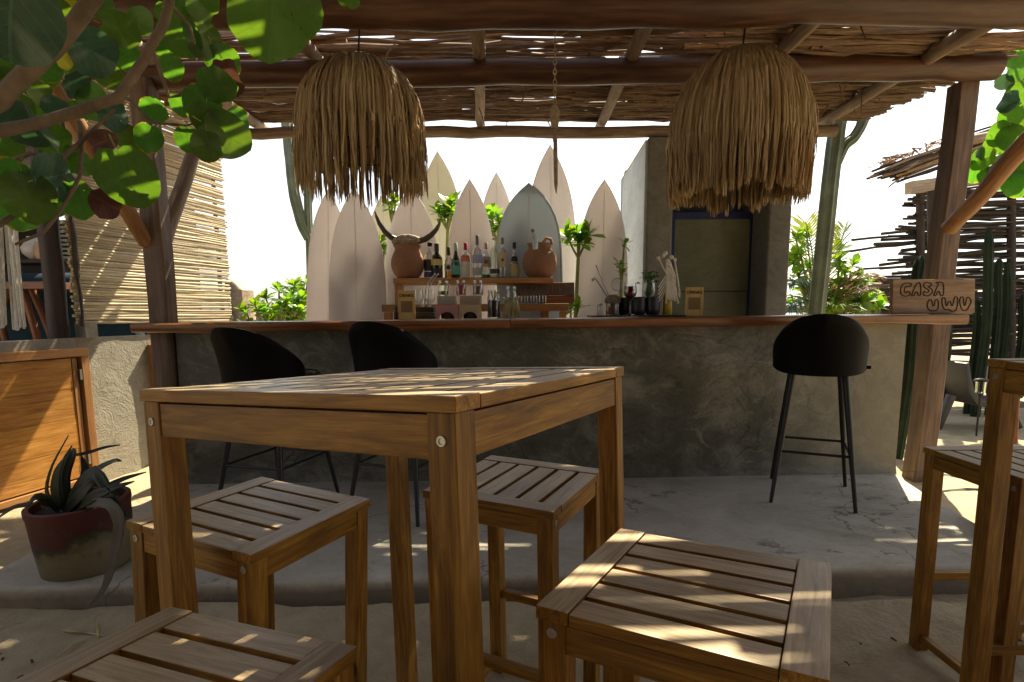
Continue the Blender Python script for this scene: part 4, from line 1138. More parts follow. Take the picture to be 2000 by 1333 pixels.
def clay_pot(label, px, r, h, neck, cat='clay pot'):
    p = A(px, 543, YS + .12); p.z = zs
    o = thing('clay_pot', label, cat, p); mb = MB()
    mb.lathe([(r * .48, 0), (r * .60, .004), (r * .78, h * .12), (r * .94, h * .27), (r, h * .44), (r * .965, h * .60), (r * .86, h * .74), (neck * 1.02, h * .85), (neck, h * .91), (neck * 1.13, h * .985), (neck * 1.15, h), (neck * 1.05, h * 1.0), (neck * .88, h * .93), (neck * .8, h * .80)], 32)
    mb.build('body', M['clay'], o, smooth=60); return o, p
o, pL = clay_pot('round terracotta pot on the left end of the back shelf, under the horned skull', 797, .130, .262, .096)
o, pR = clay_pot('wide terracotta pot on the right of the back shelf with a glass bottle in it', 1054, .137, .270, .088)
mb = MB(); mb.tube([(.02, -.02, .27), (.05, -.03, .31), (.085, -.03, .30), (.095, -.03, .26)], .012, 8); h = mb.build('ladle_handle', M['clay'], o, smooth=True)
sk = thing('horned_skull', 'cattle skull top with long curved horns lying on the left clay pot', 'skull', pL + Vector((0, -.02, .262)))
mb = MB(); pts = []
for i in range(15):
    t = i / 14; pts.append((-.115 + .23 * t, 0, .030 + .012 * math.sin(PI * t)))
mb.tube(pts, [.02 + .022 * math.sin(PI * min(1, max(0, t_))) ** .6 + .006 * noise.noise((t_ * 9, 0, 0)) for t_ in [i / 14 for i in range(15)]], 12)
for k in range(26):
    a = rs.uniform(0, 2 * PI); x = rs.uniform(-.11, .11)
    mb.lathe([(.003, -.010), (.012, -.004), (.013, .004), (.004, .011)], 7, c=(x, .035 * math.cos(a) - .01, .036 + .026 * math.sin(a)), cap1=True)
mb.build('skull', M['bone'], sk, smooth=70)
for (px_, side) in (((1268, 1292, 1330, 1400, 1450), -1), ((1822, 1800, 1740, 1680, 1640), 1)):
    pass
def horn(pix, side):
    base = sk.location; pts = [A(x, y, base.y - .01 * i) - base for i, (x, y) in enumerate(pix)]
    mb = MB(); mb.tube(pts, [.030, .029, .026, .021, .014, .004], 12, squash=.8); mb.build('horn', M['horn'], sk, smooth=True)
horn([(778, 470), (764, 464), (751, 452), (741, 437), (735, 423), (732, 412)], -1)
horn([(816, 472), (830, 468), (842, 460), (852, 449), (858, 438), (860, 428)], 1)

BOT = []
def bottle(label, px, top_px, wpx, prof, mat, cap=None, caph=.045, capr=None, liquid=None, lab=None, lab2=None, dy=0.0):
    Y = YS + .12 + dy
    p = A(px, 542, Y); p.z = zs + .007
    H = A(px, top_px, Y).z - p.z; r = wpx / 2 * Y / FPX
    o = thing('bottle', label, 'bottle', p, group='bottles on the back shelf')
    mb = MB(); pr = [(r * a, H * z) for a, z in prof]
    hc = caph if cap else 0
    pr = [(a, z * (H - hc * .4) / H) for a, z in pr]
    # solid-walled glass: outer then inner profile
    inner = [(max(.002, a - .003), max(.006, z)) for a, z in reversed(pr)]
    mb.lathe(pr + inner, 20, cap0=True, cap1=True); mb.build('glass', M[mat], o, smooth=50)
    if cap:
        cr = capr or pr[-1][0] + .0025
        mb = MB(); mb.lathe([(cr, H - caph), (cr, H - .002), (cr * .85, H)], 14, cap1=True); mb.build('cap', plain_c(cap), o, smooth=50)
    for l_ in (lab, lab2):
        if not l_: continue
        z0, z1, colr = l_[:3]
        mb = MB(); prl = [(radius_at(pr, H * z0) + .0012, H * z0), (radius_at(pr, H * (z0 + z1) / 2) + .0012, H * (z0 + z1) / 2), (radius_at(pr, H * z1) + .0012, H * z1)]
        n_ = 14; a0, a1 = -PI / 2 - 1.35, -PI / 2 + 1.35; b0 = len(mb.v)
        for rr, z in prl:
            for k in range(n_ + 1):
                a = a0 + (a1 - a0) * k / n_; mb.v.append((rr * math.cos(a), rr * math.sin(a), z))
        for i in range(2):
            for k in range(n_): mb.f.append((i * (n_ + 1) + k, i * (n_ + 1) + k + 1, (i + 1) * (n_ + 1) + k + 1, (i + 1) * (n_ + 1) + k))
        mb.build('label', plain_c(colr), o, smooth=True)
        if len(l_) > 3:      # emblem
            ec, er = l_[3], l_[4]
            mb = MB(); zc = H * (z0 + z1) / 2; yy = -radius_at(pr, zc) - .0022
            mb.prism([(er * math.cos(2 * PI * k / 14), zc + er * 1.1 * math.sin(2 * PI * k / 14)) for k in range(14)], .001, origin=(0, yy, 0), ax=(Vector((1, 0, 0)), Vector((0, 0, 1)), Vector((0, 1, 0))))
            mb.build('emblem', plain_c(ec), o)
    if liquid:
        lz, lm = liquid
        mb = MB(); rr = pr[1][0] - .0036; mb.lathe([(rr * .9, .007), (rr, .012), (rr, H * lz)], 18, cap1=True); mb.build('liquid', M[lm], o, smooth=40)
    return o
PC = {}
def plain_c(c):
    if c not in PC: PC[c] = plain('paper_%d' % len(PC), c, rough=.55, var=.06)
    return PC[c]
def radius_at(pr, z):
    for (r0, z0), (r1, z1) in zip(pr, pr[1:]):
        if z0 <= z <= z1 and z1 > z0: return r0 + (r1 - r0) * (z - z0) / (z1 - z0)
    return pr[0][0]
STD = [(.92, 0), (1, .02), (1, .58), (.86, .68), (.40, .78), (.34, .84), (.34, 1)]
LONG = [(.92, 0), (1, .02), (1, .66), (.80, .73), (.36, .80), (.33, .86), (.33, 1)]
WINE = [(.92, 0), (1, .02), (1, .45), (.85, .56), (.46, .72), (.36, .80), (.35, 1)]
bottle('clear bottle with black cap and dark blue-black label, first left of the row', 841, 474, 24, STD, 'glass', cap=(.02, .02, .02), caph=.03, lab=(.20, .52, (.05, .05, .06)), lab2=(.03, .18, (.10, .12, .35)), dy=.03)
bottle('dark square bottle with a slanted yellow label', 854, 476, 22, STD, 'glass_dark', cap=(.03, .03, .035), caph=.06, lab=(.36, .54, (.62, .55, .20)), lab2=(.04, .30, (.03, .02, .03)), dy=-.02)
bottle('small clear bottle with amber liquor and a round black emblem', 877, 483, 16, STD, 'glass', cap=(.015, .03, .02), caph=.065, liquid=(.24, 'glass_amber'), lab=(.22, .46, (.62, .60, .62), (.03, .03, .03), .016))
bottle('green wine bottle with a turquoise label', 891, 475, 17, WINE, 'glass_green', cap=(.42, .58, .58), caph=.06, lab=(.10, .50, (.10, .42, .36), (.45, .28, .12), .008))
bottle('clear bottle with a crimson cap and red and white label', 910, 475, 18, LONG, 'glass', cap=(.45, .01, .04), caph=.055, lab=(.46, .64, (.62, .20, .14)), lab2=(.04, .44, (.60, .58, .52)))
bottle('tallest clear bottle with grey cap and pale blue band', 933, 460, 20, LONG, 'glass', cap=(.18, .17, .22), caph=.075, capr=.014, lab=(.34, .54, (.34, .40, .66)), lab2=(.06, .24, (.45, .44, .46)), dy=-.01)
bottle('clear bottle with a green foot and a red bird-shaped emblem', 950, 474, 16, STD, 'glass', cap=(.55, .36, .32), caph=.05, lab=(.30, .60, (.55, .62, .50), (.50, .05, .05), .016), lab2=(.02, .10, (.05, .25, .13)), dy=.03)
bottle('clear long-necked bottle with a black band at its foot', 966, 464, 17, LONG, 'glass', cap=(.66, .60, .46), caph=.02, capr=.018, lab=(.10, .22, (.04, .04, .04)), lab2=(.02, .085, (.6, .6, .6)))
bottle('slender clear bottle with a beige label and dark figure', 982, 465, 15, LONG, 'glass', cap=(.30, .22, .14), caph=.05, lab=(.26, .62, (.58, .46, .27), (.05, .05, .05), .010), dy=-.02)
bottle('squat clear bottle with black stopper and yellow label', 1005, 474, 19, [(.95, 0), (1, .02), (1, .40), (.92, .43), (.70, .46), (.62, .62), (.34, .74), (.30, .82), (.30, 1)], 'glass', cap=(.02, .02, .02), caph=.05, capr=.014, lab=(.05, .38, (.48, .42, .16)), lab2=(.46, .60, (.025, .02, .02)))
p = A(1044, 473, YS - .02)
o = thing('bottle', 'pale blue glass bottle tilted in the right clay pot', 'bottle', p, group='bottles on the back shelf')
mb = MB(); mb.tube([(.006, 0, -.055), (.004, 0, -.02), (0, 0, .015), (-.006, 0, .05), (-.012, 0, .072)], [.020, .024, .024, .017, .014], 14); mb.build('glass', plain('pale_blue_glass', (.45, .62, .66), rough=.15, var=.3), o, smooth=50)
mb = MB(); mb.tube([(-.0125, 0, .073), (-.014, 0, .095)], [.013, .012], 12); mb.build('cork', M['clay'], o, smooth=40)

# carved board and shot glasses on the lower shelf
cb = thing('carved_board', 'dark brown wooden board with worn carved lettering under the right clay pot', 'sign board', (0, 0, 0))
pa, pb2 = A(1003, 592, YS + .05), A(1122, 552, YS + .05)
plank('board', cb, (pb2.x - pa.x, .03, pb2.z - pa.z), ((pa.x + pb2.x) / 2, YS + .065, (pa.z + pb2.z) / 2), 'x', M['carved'])
grv = [[(.06, .2), (.10, .8), (.14, .2)], [(.18, .2), (.20, .75), (.24, .4), (.28, .75), (.30, .2)], [(.33, .75), (.40, .75), (.33, .2), (.40, .2)], [(.43, .2), (.47, .8), (.51, .2)], [(.55, .8), (.55, .2), (.60, .2)], [(.64, .8), (.63, .3), (.67, .2), (.71, .3), (.70, .8)], [(.75, .2), (.75, .8), (.80, .65), (.76, .5), (.81, .35), (.75, .2)], [(.91, .75), (.85, .75), (.85, .2), (.91, .2)]]
mb = MB()
for st in grv:
    mb.tube([(pa.x + (pb2.x - pa.x) * u, YS + .0495, pa.z + (pb2.z - pa.z) * (.30 + .7 * v_)) for u, v_ in st], .0045, 6)
mb.build('carving', plain('carved_groove', (.22, .17, .13), rough=.8), cb, smooth=True)
blk = thing('wood_block', 'dark red-brown wood block beside the shot glasses', 'wood block', (0, 0, 0))
pa, pb2 = A(1066, 594, YS - .05), A(1120, 577, YS - .05)
plank('block', blk, (pb2.x - pa.x, .06, pb2.z - pa.z), ((pa.x + pb2.x) / 2, YS - .02, (pa.z + pb2.z) / 2), 'x', M['bar_top'])
sg = None
for k, px in enumerate((1016, 1028, 1040, 1051, 1063)):
    p = A(px, 593.5, YS - .10); p.z = 1.2435
    if sg is None:
        sg = thing('shot_glass', 'small clear shot glass in a row of five on the lower back shelf', 'shot glass', p, group='shot glasses on the lower shelf')
        mb = MB(); mb.lathe([(.015, 0), (.0165, .004), (.019, .060), (.0168, .060), (.0145, .012), (.001, .012)], 16); mb.build('glass', M['glass'], sg, smooth=50)
    else:
        o = copy_tree(sg); o.location = p

# ================================================================== THINGS ON THE COUNTER
def on_bar(px, d=0.30):
    """foot point on the counter top below photo column px, d behind the front face"""
    p = A(px, 615, 3.43 + d)
    y = 3.43 + (p.x + 2.05) * math.tan(BYAW) + d
    p = A(px, 615, y); p.z = ztop(p.x) + .0035; return p
def text(name, body, size, loc, rot, mat, parent, extr=.0006, align='CENTER', bold=0.0, outline=False):
    cu = bpy.data.curves.new(name, 'FONT'); cu.body = body; cu.size = size; cu.align_x = align; cu.align_y = 'CENTER'; cu.extrude = extr; cu.offset = bold
    if outline: cu.fill_mode = 'NONE'; cu.bevel_depth = outline; cu.bevel_resolution = 2
    cu.materials.append(mat)
    tmp = bpy.data.objects.new(name, cu); COL.objects.link(tmp)
    me = bpy.data.meshes.new_from_object(tmp); bpy.data.objects.remove(tmp)
    if not me.materials: me.materials.append(mat)
    return ob(name, me, parent, loc=loc, rot=rot)
def drink_sign(label, px, hpx, wpx):
    p = on_bar(px, .18); h = hpx * p.y / FPX; w = wpx * p.y / FPX
    o = thing('menu_sign', label, 'sign', p, group='small wooden drinks signs on the counter')
    plank('board', o, (w, .008, h), (0, 0, h / 2 + .004), 'z', M['ply'])
    plank('foot', o, (w * .9, .05, .008), (0, .0, .004), 'x', M['ply'])
    text('lettering', 'DRINKS', w * .235, (0, -.0046, h * .84), (PI / 2, 0, 0), M['ink'], o, bold=.0007)
    # printed field where the code stood, left plain
    mb = MB(); mb.box((0, -.0047, h * .45), (w * .66, .0012, w * .66)); mb.build('printed_square', plain_c((.20, .125, .045)), o)
    return o
drink_sign('yellow-brown sign reading DRINKS at the left, in front of the orange shelf leg', 795, 54, 33)
drink_sign('yellow-brown sign reading DRINKS at the right of the tray, before the blue door', 1355, 54, 35)

o = thing('book_stack', 'stack of dark books and boxes on the counter next to the left drinks sign', 'books', on_bar(832, .30))
zz = 0
for k, (w, h, c) in enumerate(((.13, .020, (.05, .045, .035)), (.125, .022, (.075, .07, .05)), (.12, .018, (.03, .02, .02)), (.118, .016, (.05, .02, .018)))):
    mb = MB(); mb.box((0, 0, zz + h / 2), (w, .10, h), rot=Matrix.Rotation(rs.uniform(-.06, .06), 3, 'Z')); mb.build('book', plain_c(c), o, bevel=.002); zz += h + .0006
o = thing('dropper_bottle', 'tiny dark dropper bottle left of the drinks sign', 'bottle', on_bar(774, .26)); mb = MB(); mb.lathe([(.015, 0), (.016, .004), (.016, .045), (.007, .055), (.007, .06)], 14, cap1=True); mb.build('glass', M['coffee'], o, smooth=50); mb = MB(); mb.lathe([(.009, .06), (.009, .075), (.004, .09)], 12, cap1=True); mb.build('cap', M['black_metal'], o, smooth=50)
# stemmed glasses standing behind
def stem_glass(label, p, h, r, fill=None, grp=None):
    o = thing('wine_glass', label, 'glass', p, group=grp)
    mb = MB(); mb.lathe([(r * .85, 0), (r * .85, .003), (r * .2, .008), (.0045, .02), (.004, h * .42), (r * .35, h * .48), (r * .9, h * .62), (r, h * .74), (r * .82, h), (r * .80, h), (r * .97, h * .74), (r * .86, h * .63), (r * .30, h * .495), (.001, h * .485)], 24)
    mb.build('glass', M['glass'], o, smooth=60)
    if fill:
        mb = MB(); mb.lathe([(r * .28, h * .50), (r * .84, h * .635), (r * .945, h * .74), (r * .86, h * .90)], 24, cap1=True); mb.build('drink', M[fill], o, smooth=60)
    return o
stem_glass('empty stemmed glass behind the dark books, left one', on_bar(818, .36), .20, .036, grp='empty stemmed glasses')
stem_glass('empty stemmed glass behind the dark books, nearer the tongs', on_bar(841, .38), .20, .036, grp='empty stemmed glasses')
o = thing('tongs', 'metal tongs sticking up over the shelf edge above the dark books', 'tongs', (0, 0, 0))
pj = on_bar(833, .37)
for dx in (-3, 3):
    mb = MB(); mb.tube([A(832 + dx, 600, pj.y), A(834 + dx, 565, pj.y), A(843 + dx, 548, pj.y), A(853 + dx, 535, pj.y)], [.004, .004, .005, .006], 6); mb.build('arm', M['steel'], o, smooth=True)
o = thing('jar', 'tall clear jar holding the metal tongs', 'jar', pj); mb = MB(); mb.lathe([(.032, 0), (.034, .004), (.034, .13), (.032, .13), (.031, .006), (.001, .006)], 20); mb.build('glass', M['glass'], o, smooth=50)

# acrylic dispenser blocks
def dispenser(label, px, d, z, wpx, hpx, col, mat='acrylic', notch=True, group=None):
    p = on_bar(px, d); p.z += z; w = wpx * p.y / FPX; h = hpx * p.y / FPX
    o = thing('napkin_box', label, 'box', p, group=group)
    t_ = .004; dp = .12
    mb = MB()
    if notch:
        r_ = w * .34
        arc = [(-r_ * math.cos(PI * k / 12), r_ * .92 * math.sin(PI * k / 12)) for k in range(13)]
        poly = [(-w / 2, 0), (-r_, 0)] + arc[1:-1] + [(r_, 0), (w / 2, 0), (w / 2, h), (-w / 2, h)]
        poly = [(x, max(z_, 0)) for x, z_ in poly]
    else: poly = [(-w / 2, 0), (w / 2, 0), (w / 2, h), (-w / 2, h)]
    mb.prism(poly, t_, origin=(0, -dp / 2, 0), ax=(Vector((1, 0, 0)), Vector((0, 0, 1)), Vector((0, 1, 0)))); mb.build('front_panel', plain_c2(col), o)
    mb = MB(); mb.box((-w / 2 + t_ / 2, .0025, h / 2), (t_, dp - .006, h - .001)); mb.build('side_panel', plain_c2(col), o)
    mb = MB(); mb.box((w / 2 - t_ / 2, .0025, h / 2), (t_, dp - .006, h - .001)); mb.build('side_panel', plain_c2(col), o)
    mb = MB(); mb.box((0, .0025, h - t_ / 2 + .003), (w, dp, t_)); mb.build('lid', plain_c2(col), o)
    mb = MB(); mb.lathe([(w * .33, 0), (w * .33, h * .5), (w * .2, h * .62)], 18, cap1=True); mb.build('contents', M['coffee'], o, smooth=40)
    return o
PC2 = {}
def plain_c2(c):
    if c not in PC2:
        m, nt, b = new_mat('tinted_acrylic'); b.inputs['Base Color'].default_value = (*c, 1); b.inputs['Roughness'].default_value = .2
        t = nt.nodes.new('ShaderNodeBsdfTranslucent'); t.inputs[0].default_value = (*c, 1)
        tr = nt.nodes.new('ShaderNodeBsdfTransparent')
        m1 = nt.nodes.new('ShaderNodeMixShader'); m1.inputs[0].default_value = .45; nt.links.new(b.outputs[0], m1.inputs[1]); nt.links.new(t.outputs[0], m1.inputs[2])
        m2 = nt.nodes.new('ShaderNodeMixShader'); m2.inputs[0].default_value = .22; nt.links.new(m1.outputs[0], m2.inputs[1]); nt.links.new(tr.outputs[0], m2.inputs[2])
        nt.links.new(m2.outputs[0], nt.nodes['Material Output'].inputs[0]); PC2[c] = m
    return PC2[c]
G = 'acrylic boxes on the counter'
dispenser('pink acrylic box with arched opening at the bottom left of the stacked boxes', 875, .22, 0, 42, 26, (.72, .42, .40), group=G)
dispenser('cream acrylic box with arched opening, right of the pink one', 919, .22, 0, 42, 26, (.74, .62, .42), group=G)
dispenser('low greyish acrylic box stacked on the pink box', 874, .235, .093, 34, 15, (.50, .47, .42), notch=False, group=G)
dispenser('low brownish acrylic box stacked on the cream box', 920, .235, .093, 40, 15, (.52, .42, .36), notch=False, group=G)
def jar(label, p, r, h, fill=None, fh=.5, group=None, lid=None, neck=True):
    o = thing('jar', label, 'jar', p, group=group); mb = MB()
    pr = [(r * .9, 0), (r, .006), (r, h * .74), (r * .86, h * .82), (r * .86, h * .88), (r * .94, h * .90), (r * .94, h)] if neck else [(r * .9, 0), (r, .006), (r, h * .95), (r * .95, h)]
    pr += [(a - .0025, max(.006, z)) for a, z in reversed(pr)]
    mb.lathe(pr, 22, cap1=True); mb.build('glass', M['glass'], o, smooth=50)
    if fill:
        mb = MB(); mb.lathe([(r * .84, .0075), (r - .0042, .012), (r - .0042, h * fh), (r * .5, h * (fh + .03))], 20, cap1=True); mb.build('contents', M[fill] if isinstance(fill, str) else plain_c(fill), o, smooth=40)
    if lid:
        mb = MB(); mb.lathe([(r * .97, h + .001), (r * .97, h + .014), (r * .9, h + .016)], 20, cap1=True); mb.build('lid', M[lid], o, smooth=40)
    return o
p = on_bar(867, .235); p.z += .149; jar('clear half empty glass jar atop the stacked boxes, left of the red jar', p, .037, .098, (.10, .10, .08), .30, group='jars on the stacked boxes')
p = on_bar(901, .235); p.z += .149; jar('glass jar with crimson contents atop the stacked boxes', p, .034, .098, (.42, .03, .07), .74, group='jars on the stacked boxes')
p = on_bar(934, .235); p.z += .149; jar('glass jar with brown contents atop the stacked boxes', p, .035, .098, (.22, .10, .055), .62, group='jars on the stacked boxes')
o = jar('tall glass jar full of dark beans between the boxes and the straw jar', on_bar(965, .24), .044, .185, 'coffee', .62)
for k in range(5):
    mb = MB(); a = k * 1.3; mb.tube([(0, 0, .11), (.018 * math.cos(a), .018 * math.sin(a), .16), (.024 * math.cos(a), .02 * math.sin(a), .180)], .003, 5); mb.build('stem', M['dry_stem'], o)
o = jar('tall glass jar wrapped in dry straw, in front of the carved board', on_bar(999, .22), .036, .205, None)
mb = MB()
for k in range(150):
    a = rs.uniform(0, 2 * PI); z0 = rs.uniform(.0, .02); z1 = rs.uniform(.08, .125); r0 = .039; r1 = .052 * rs.uniform(.85, 1.05)
    mb.tube([(r1 * math.cos(a), r1 * math.sin(a), z0 + .003), (r1 * math.cos(a + .1), r1 * math.sin(a + .1), (z0 + z1) / 2), (r0 * math.cos(a + .2), r0 * math.sin(a + .2), z1)], .0022, 4)
for k in range(14):
    a = rs.uniform(0, 2 * PI); mb.tube([(.04 * math.cos(a), .04 * math.sin(a), .12), (.055 * math.cos(a + .5), .055 * math.sin(a + .5), .135), (.06 * math.cos(a + .9), .06 * math.sin(a + .9), .128)], .0028, 4)
w_ = mb.build('straw_wrap', M['straw'], o); w_['kind'] = 'stuff'

# tray group at right
o = thing('serving_tray', 'low dark tray on the counter carrying glasses and cutlery right of centre', 'tray', on_bar(1240, .26))
mb = MB(); w = 180 * 3.7 / FPX; mb.box((0, 0, .005), (w, .26, .010)); mb.build('tray', M['black_metal'], o, bevel=.004)
TZ = .0105
def ot(px, d=.24):
    p = on_bar(px, d); p.z += TZ; return p
o = thing('salt_shaker', 'small glass salt shaker with steel cap at the left end of the tray', 'shaker', ot(1172, .20)); mb = MB(); mb.lathe([(.021, 0), (.023, .005), (.019, .05), (.019, .052)], 14, cap1=True); mb.build('glass', plain('frosted_salt', (.62, .58, .54), rough=.15), o, smooth=50); mb = MB(); mb.lathe([(.021, .052), (.022, .060), (.013, .076), (.004, .080)], 14, cap1=True); mb.build('cap', M['steel'], o, smooth=60)
o = jar('glass jar with a fabric cover and reddish contents, spoons leaning in it', ot(1196, .26), .045, .095, (.24, .11, .06), .8, neck=False)
mb = MB(); mb.lathe([(.052, .080), (.055, .092), (.050, .115), (.030, .132), (.006, .136)], 22, cap1=True); mb.build('cover', plain('linen_cover', (.20, .16, .11), rough=.9, var=.4, scale=40), o, smooth=60)
pj = ot(1200, .31)
o = thing('cutlery_cup', 'steel cup holding long bar spoons that lean left', 'cup', pj); mb = MB(); mb.lathe([(.030, 0), (.032, .14), (.030, .14), (.028, .006), (.001, .006)], 18); mb.build('cup', M['steel'], o, smooth=50)
for nm, lab, a_, b_, tip in (('bar_spoon', 'long steel bar spoon with forked end leaning left out of the cup', (1192, 585), (1164, 518), 1), ('muddler', 'steel muddler with bright round end leaning left out of the cup', (1188, 582), (1163, 544), 2)):
    q = thing(nm, lab, 'utensil', (0, 0, 0)); pa, pb2 = A(*a_, pj.y), A(*b_, pj.y - .01)
    mb = MB(); mb.tube([pa, pb2], .0042 if tip == 1 else .005, 8); mb.build('handle', M['steel'], q, smooth=True)
    mb = MB(); dr_ = (pb2 - pa).normalized()
    if tip == 1: mb.tube([pb2 - dr_ * .045, pb2 - dr_ * .03, pb2], [.004, .0095, .010], 8, squash=.5)
    else: mb.tube([pb2 - Vector((.004, 0, -.002)), pb2 + Vector((-.022, 0, -.016))], [.0085, .010], 10)
    mb.build('tip', M['steel'], q, smooth=True)
o = thing('strainer', 'round wire strainer standing behind the fabric covered jar', 'strainer', (0, 0, 0)); pc = A(1205, 556, pj.y + .02)
mb = MB(); mb.tube([pc + Vector((.036 * math.cos(2 * PI * k / 20), 0, .042 * math.sin(2 * PI * k / 20))) for k in range(21)], .003, 6, caps=False); mb.build('rim', M['steel'], o, smooth=True)
mb = MB()
for k in range(-4, 5):
    s = math.sqrt(max(0, 1 - (k / 5) ** 2)); mb.tube([pc + Vector((.036 * k / 5, 0, -.042 * s)), pc + Vector((.036 * k / 5, .012, 0)), pc + Vector((.036 * k / 5, 0, .042 * s))], .0009, 4)
mb.build('mesh', M['steel'], o); mb = MB(); mb.tube([pc + Vector((.01, 0, -.04)), pc + Vector((.02, 0, -.15))], .003, 6); mb.build('handle', M['steel'], o)
cups = None
for px, lab in ((1222, 'black cup behind the red wine glass'), (1247, 'black cup between the red drink and the mint glass'), (1274, 'black cup under the mint glass, nearest the yellow bottle')):
    p = ot(px, .20 if px > 1230 else .31)
    if cups is None:
        cups = thing('cup', lab, 'cup', p, group='black cups on the tray'); mb = MB(); mb.lathe([(.036, 0), (.043, .006), (.046, .04), (.046, .105), (.043, .118), (.040, .115), (.042, .10), (.04, .012), (.001, .012)], 24); mb.build('body', M['black_metal'], cups, smooth=60)
    else: o = copy_tree(cups); o.location = p; o['label'] = lab
o = stem_glass('stemmed glass of dark red drink with two metal straws on the tray', ot(1230, .16), .205, .043, 'wine')
for (a_, b_) in (((1240, 585), (1235, 545)), ((1244, 590), (1246, 548))):
    mb = MB(); q = ot(1238, .16).y - .045; mb.tube([A(a_[0], a_[1], q + .05), A(b_[0], b_[1], q + .04), A(b_[0] - 14, b_[1] - 16, q + .04)], .0038, 8); mb.build('straw', M['steel'], o, smooth=True)
pm = ot(1266, .33)
o = stem_glass('large stemmed glass holding a bunch of mint sprigs', pm, .235, .045)
def leaf_mesh(name, mat, L, W, fold=.15, droop=.15, tipw=.5, nu=4):
    """obovate leaf along +x, in xy, folded on its midrib"""
    me = bpy.data.meshes.new(name); vs, fs, uv = [], [], []
    for i in range(nu + 1):
        t = i / nu; w = W / 2 * (math.sin(PI * min(1, t ** tipw)) ** .8 if 0 < i < nu else .06)
        z = -droop * L * t * t
        for s in (-1, 0, 1):
            vs.append((L * t, s * w, z + fold * abs(s) * w)); uv.append((t, .5 + s * .5))
    for i in range(nu):
        for k in range(2): fs.append((3 * i + k, 3 * i + 3 + k, 3 * i + 4 + k, 3 * i + 1 + k))
    me.from_pydata(vs, [], fs); ul = me.uv_layers.new(name='UVMap')
    for p in me.polygons:
        for li in p.loop_indices: ul.data[li].uv = uv[me.loops[li].vertex_index]
    me.polygons.foreach_set('use_smooth', [True] * len(me.polygons)); me.materials.append(mat); me.update(); return me
mint_m = leaf_mesh('leaf', M['mint'], .030, .022, nu=3)
for k in range(90):
    a = rs.uniform(0, 2 * PI); r_ = rs.uniform(0, .062); z = .245 + rs.uniform(-.02, .055) - r_ * .35
    ob('leaf', mint_m, o, loc=(r_ * math.cos(a), r_ * math.sin(a), z), rot=(rs.uniform(-.6, .6), rs.uniform(-.7, .5), a + rs.uniform(-.8, .8)))
for k in range(7):
    mb = MB(); a = k * .9; mb.tube([(.006 * math.cos(a), .006 * math.sin(a), .12), (.02 * math.cos(a), .02 * math.sin(a), .2), (.04 * math.cos(a), .04 * math.sin(a), .26)], .0018, 5); mb.build('stem', M['mint'], o)
# oil bottle dressed with a macrame tassel
pb_ = ot(1303, .22)
o = thing('oil_bottle', 'yellow oil bottle on the tray half hidden by a cotton tassel', 'bottle', pb_); mb = MB(); mb.lathe([(.030, 0), (.032, .006), (.032, .15), (.026, .18), (.011, .215), (.011, .25)], 18, cap1=True); mb.build('glass', plain('yellow_oil_glass', (.50, .33, .015), rough=.12), o, smooth=60)
mb = MB(); mb.lathe([(.012, .25), (.013, .275), (.005, .28)], 12, cap1=True); mb.build('cap', M['black_metal'], o, smooth=40)
o = thing('macrame_tassel', 'white knotted cotton tassel hanging over the yellow bottle', 'tassel', (0, 0, 0))
Yt_ = pb_.y - .05
def cord(pix, r, nm='cord'):
    mb = MB(); mb.tube([A(x, y, Yt_ + (.012 * math.sin(i * 2.1))) for i, (x, y) in enumerate(pix)], r, 6); mb.build(nm, M['cotton'], o, smooth=True)
for (x, y, r_) in ((1300, 495, .014), (1286, 505, .013), (1312, 503, .014), (1304, 510, .014), (1318, 508, .012), (1296, 500, .012), (1308, 520, .013)):
    mb = MB(); c_ = A(x, y, Yt_); mb.lathe([(.002, -r_), (r_ * .8, -r_ * .6), (r_, 0), (r_ * .8, r_ * .6), (.002, r_)], 9, c=c_, cap1=True); mb.build('knot', M['cotton'], o, smooth=70)
for k in range(8):
    cord([(1302 + k, 512), (1303 + 2 * k, 545), (1302 + 2.6 * k, 575), (1301 + 3.2 * k + rs.uniform(-2, 2), 588 + rs.uniform(-5, 5))], .0065)
for k in range(5): cord([(1306 - k, 528 + 9 * k), (1298 - k, 543 + 9 * k), (1286, 562 + 7 * k)], .0042)
for k in range(4): cord([(1312, 520 + 8 * k), (1322, 548 + 8 * k), (1328, 570 + 4 * k)], .0042)
cord([(1288, 508), (1296, 525), (1306, 540)], .005); cord([(1318, 510), (1322, 535), (1326, 560)], .005)

# carved sign at the right end of the bar
pa, pb2 = A(1742, 611, 3.60), A(1904, 543, 3.60)
w, h = pb2.x - pa.x, pb2.z - pa.z
sgn = thing('carved_sign', 'carved wooden sign reading CASA UWU leaning on the right end of the counter', 'sign', ((pa.x + pb2.x) / 2, 3.60, ztop(2.6) + .0035), 0)
sgn.rotation_euler = (R(-6), 0, R(-2))
plank('board', sgn, (w, .035, h), (0, 0, h / 2), 'x', M['sign_wood'], bevel=.004)
def letters(strokes, x0, z0, sx, sz):
    mb = MB()
    for st in strokes:
      for _ in range(2): st = [st[0]] + [q for a, b in zip(st, st[1:]) for q in ((a[0] * .75 + b[0] * .25, a[1] * .75 + b[1] * .25), (a[0] * .25 + b[0] * .75, a[1] * .25 + b[1] * .75))] + [st[-1]]
      mb.tube([(x0 + u * sx, -.0178, z0 + v_ * sz) for u, v_ in st], .0036, 6)
    mb.build('lettering', M['ink'], sgn, smooth=True)
